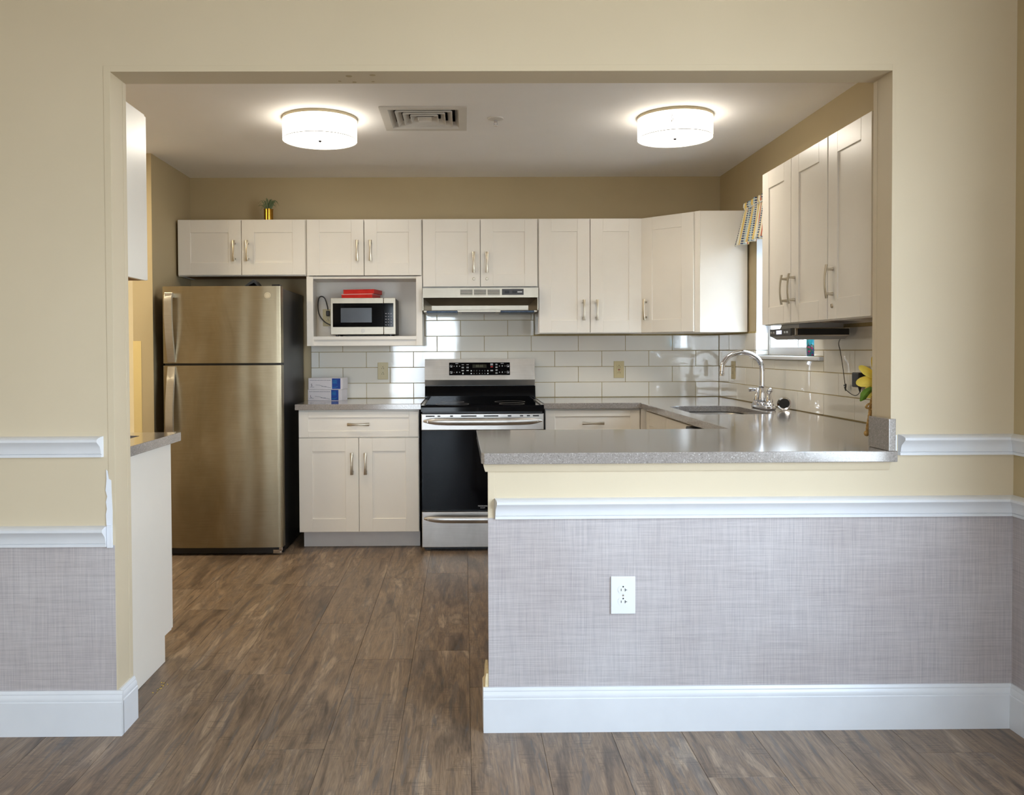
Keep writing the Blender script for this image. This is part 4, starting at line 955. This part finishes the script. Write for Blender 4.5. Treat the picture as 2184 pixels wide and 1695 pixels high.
b = B(); b.prism([(159.9, 53.3), (160.4, 53.3), (158, 55.05), (150, 55.05), (150, 54.6)] and [(151.5, 53.3), (160.8, 53.3), (159.6, 54.3), (151.5, 54.3)], 60.9, 69.0, 'x'); b.out('mount', GREYP, ra)
for y in (141.5, 139.6): tag(B().box(63.2, 64.2, y, y + .9, 54.5, 55.15, bv=.08).out('cable_clip', BLACK), 'small black clip under the right-wall cabinet, ' + ('nearer the radio' if y > 140 else 'nearer the jamb'), 'clip', 'clips under the cabinet')
tag(B().lathe([(.55, 0), (.55, -.4), (.35, -.75), (0, -.8)], (63.6, 136.8, 55.15), 14).out('puck_light', CHROME, smooth=True), 'small round chrome knob under the right-wall cabinet', 'fitting')

# power adapter and its thin cord
pa = thing('power_adapter', 'black power adapter with thin cord plugged in below the radio', 'adapter', (70.2, 147.5, 42.5))
B().box(69.3, XR - .56, 146.2, 148.9, 42.7, 45.3, bv=.2, seg=2).out('body', BLACK, pa)
B().tube([(70.2, 147.6, 42.8), (70.2, 147.6, 42.2), (70.2, 147.5, 41.8)], [.35, .2, .1], 8).out('strain_relief', BLACK, pa)
pts = [(69.0, 152.6, 51.5), (69.6, 154.7, 50.5), (70.2, 155.3, 49.0), (70.5, 154.9, 46), (70.6, 154.1, 42.4), (70.3, 153.2, 42.0), (70.4, 151.4, 41.3), (70.3, 149.6, 41.1), (70.2, 148.2, 41.4), (70.2, 147.5, 41.9)]
B().tube(smooth_pts(pts), .07, 6).out('cord', BLACK, pa, smooth=True)
b = B()
for i in range(4): b.tube(smooth_pts([(70.5, 154.4, 42.8 - i * .05), (70.3, 153.5 - .1 * i, 42.7 + .1 * i), (70.2, 153.1, 42.1), (70.5, 153.8, 41.8 + .1 * i), (70.6, 154.4, 42.4)], 4), .1, 6)
b.out('cord_bundle', BLACK, pa, smooth=True)

# hanging yellow flower ornament on the kitchen side of the right pier
fw = thing('flower_ornament', 'yellow artificial flower with green leaf hanging on knotted jute rope', 'ornament', (56.65, 116, 37.4))
fc = Vector((57.75, 116, 45.4))
B().ell(fc, (.8, .5, .8)).out('flower_centre', plain('flower_centre', (120, 80, 30), .8), fw, smooth=True)
for i in range(8):
    a = radians(195 + i * 45); d = Vector((cos(a), 0, sin(a)))
    R_ = Matrix.Rotation(-a, 3, 'Y') @ Matrix.Rotation(radians(35), 3, 'X')
    B().ell(fc + d * 1.75, (1.45, .14, .85), 16, 8, R_).out('petal', YELLOW, fw, smooth=True)
b = B(); vs, fs = [], []
lp_ = [(57.65, 43.9, .1), (56.65, 44.0, .3), (55.95, 43.5, .5), (55.45, 42.9, .55), (55.05, 42.2, .05)]
for x, z, hw in lp_: vs += [(x + hw * .62, 115.6, z - hw * .8), (x, 115.45, z), (x - hw * .62, 115.7, z + hw * .8)]
for i in range(4):
    for q in (0, 1): fs.append([3 * i + q, 3 * i + q + 1, 3 * i + 4 + q, 3 * i + 3 + q])
lo_ = b.mesh(vs, fs).out('leaf', LEAF, fw, smooth=True); mm = lo_.modifiers.new('thick', 'SOLIDIFY'); mm.thickness = .001
def rope(pts, r, name):
    P = smooth_pts(pts, 8); b = B()
    for s_ in (0, 1, 2):
        b.tube([p + Vector((r * .55 * cos(i * .9 + s_ * 2.09), r * .55 * sin(i * .9 + s_ * 2.09), 0)) for i, p in enumerate(P)], r * .62, 6)
    return b.out(name, ROPE, fw, smooth=True)
rope([(57.05, 115.8, 44.6), (56.85, 115.8, 43), (56.65, 115.8, 41.8), (56.45, 115.7, 40.6), (56.15, 115.6, 39), (55.95, 115.5, 37.9)], .2, 'rope')
rope([(56.85, 116, 41.9), (56.95, 116, 40.6), (56.85, 116, 39), (56.95, 116, 37.9)], .24, 'rope')
rope([(56.95, 115.6, 41.6), (56.25, 115.3, 41.9), (55.85, 115.5, 41.5), (56.25, 115.9, 41.2), (56.85, 115.8, 41.5), (56.55, 115.3, 41.0)], .16, 'knot')
B().ell((55.90, 115.5, 37.75), (.36, .36, .4)).out('knot', ROPE, fw, smooth=True)
rope([(57.35, 115.6, 46.2), (57.35, 114.6, 49.5), (57.35, 113.3, 51.5)], .12, 'hanging_loop')
B().tube([(57.35, WB + .01, 51.6), (57.35, 113.4, 51.5), (57.35, 113.6, 51.9)], .1, 6).out('hook', NICKEL, fw)

# little plant on the cabinets
pl = thing('potted_plant', 'small spiky plant in a brass pot on top of the wall cabinets', 'plant', (-52.0, 224.5, ZT))
B().lathe([(0, 0), (1.1, 0), (1.2, .1), (1.22, 3.1), (1.3, 3.15), (1.3, 3.3), (1.15, 3.3), (1.1, 2.9), (0, 2.9)], (-52.0, 224.5, ZT), 24).out('pot', BRASS, pl, smooth=True)
B().lathe([(1.1, 2.95), (0, 3.15)], (-52.0, 224.5, ZT), 16).out('soil', SOIL, pl)
for i in range(46):
    a = random.uniform(0, 2 * pi); h = random.uniform(1.2, 2.9); rr_ = random.uniform(.3, 2.6); dr = random.uniform(-.2, 1.4) if rr_ > 1.5 else 0
    c0 = Vector((-52 + .6 * cos(a), 224.5 + .6 * sin(a), ZT + 3.0)); c1 = c0 + Vector((rr_ * .5 * cos(a), rr_ * .5 * sin(a), h)); c2 = c0 + Vector((rr_ * cos(a), rr_ * sin(a), h - dr * 1.3))
    B().tube(smooth_pts([c0, c1, c2], 4), [(.11 * (1 - .85 * q / 8) + .01, .03) for q in range(9)], 4).out('blade', GRASSY, pl)

# a few dropped crumbs by the left baseboard
b = B()
for i in range(11):
    b.ell((-44.9 + random.gauss(0, .35), 122.6 + random.gauss(0, 1.1), .06), (random.uniform(.05, .13), random.uniform(.08, .2), .06), 6, 4)
cb = b.out('crumbs', plain('yellow_crumb', (206, 172, 84), .8, var=14, vs=80)); cb['kind'] = 'stuff'
tag(cb, 'small yellow crumbs on the wood floor beside the left baseboard', 'crumbs')
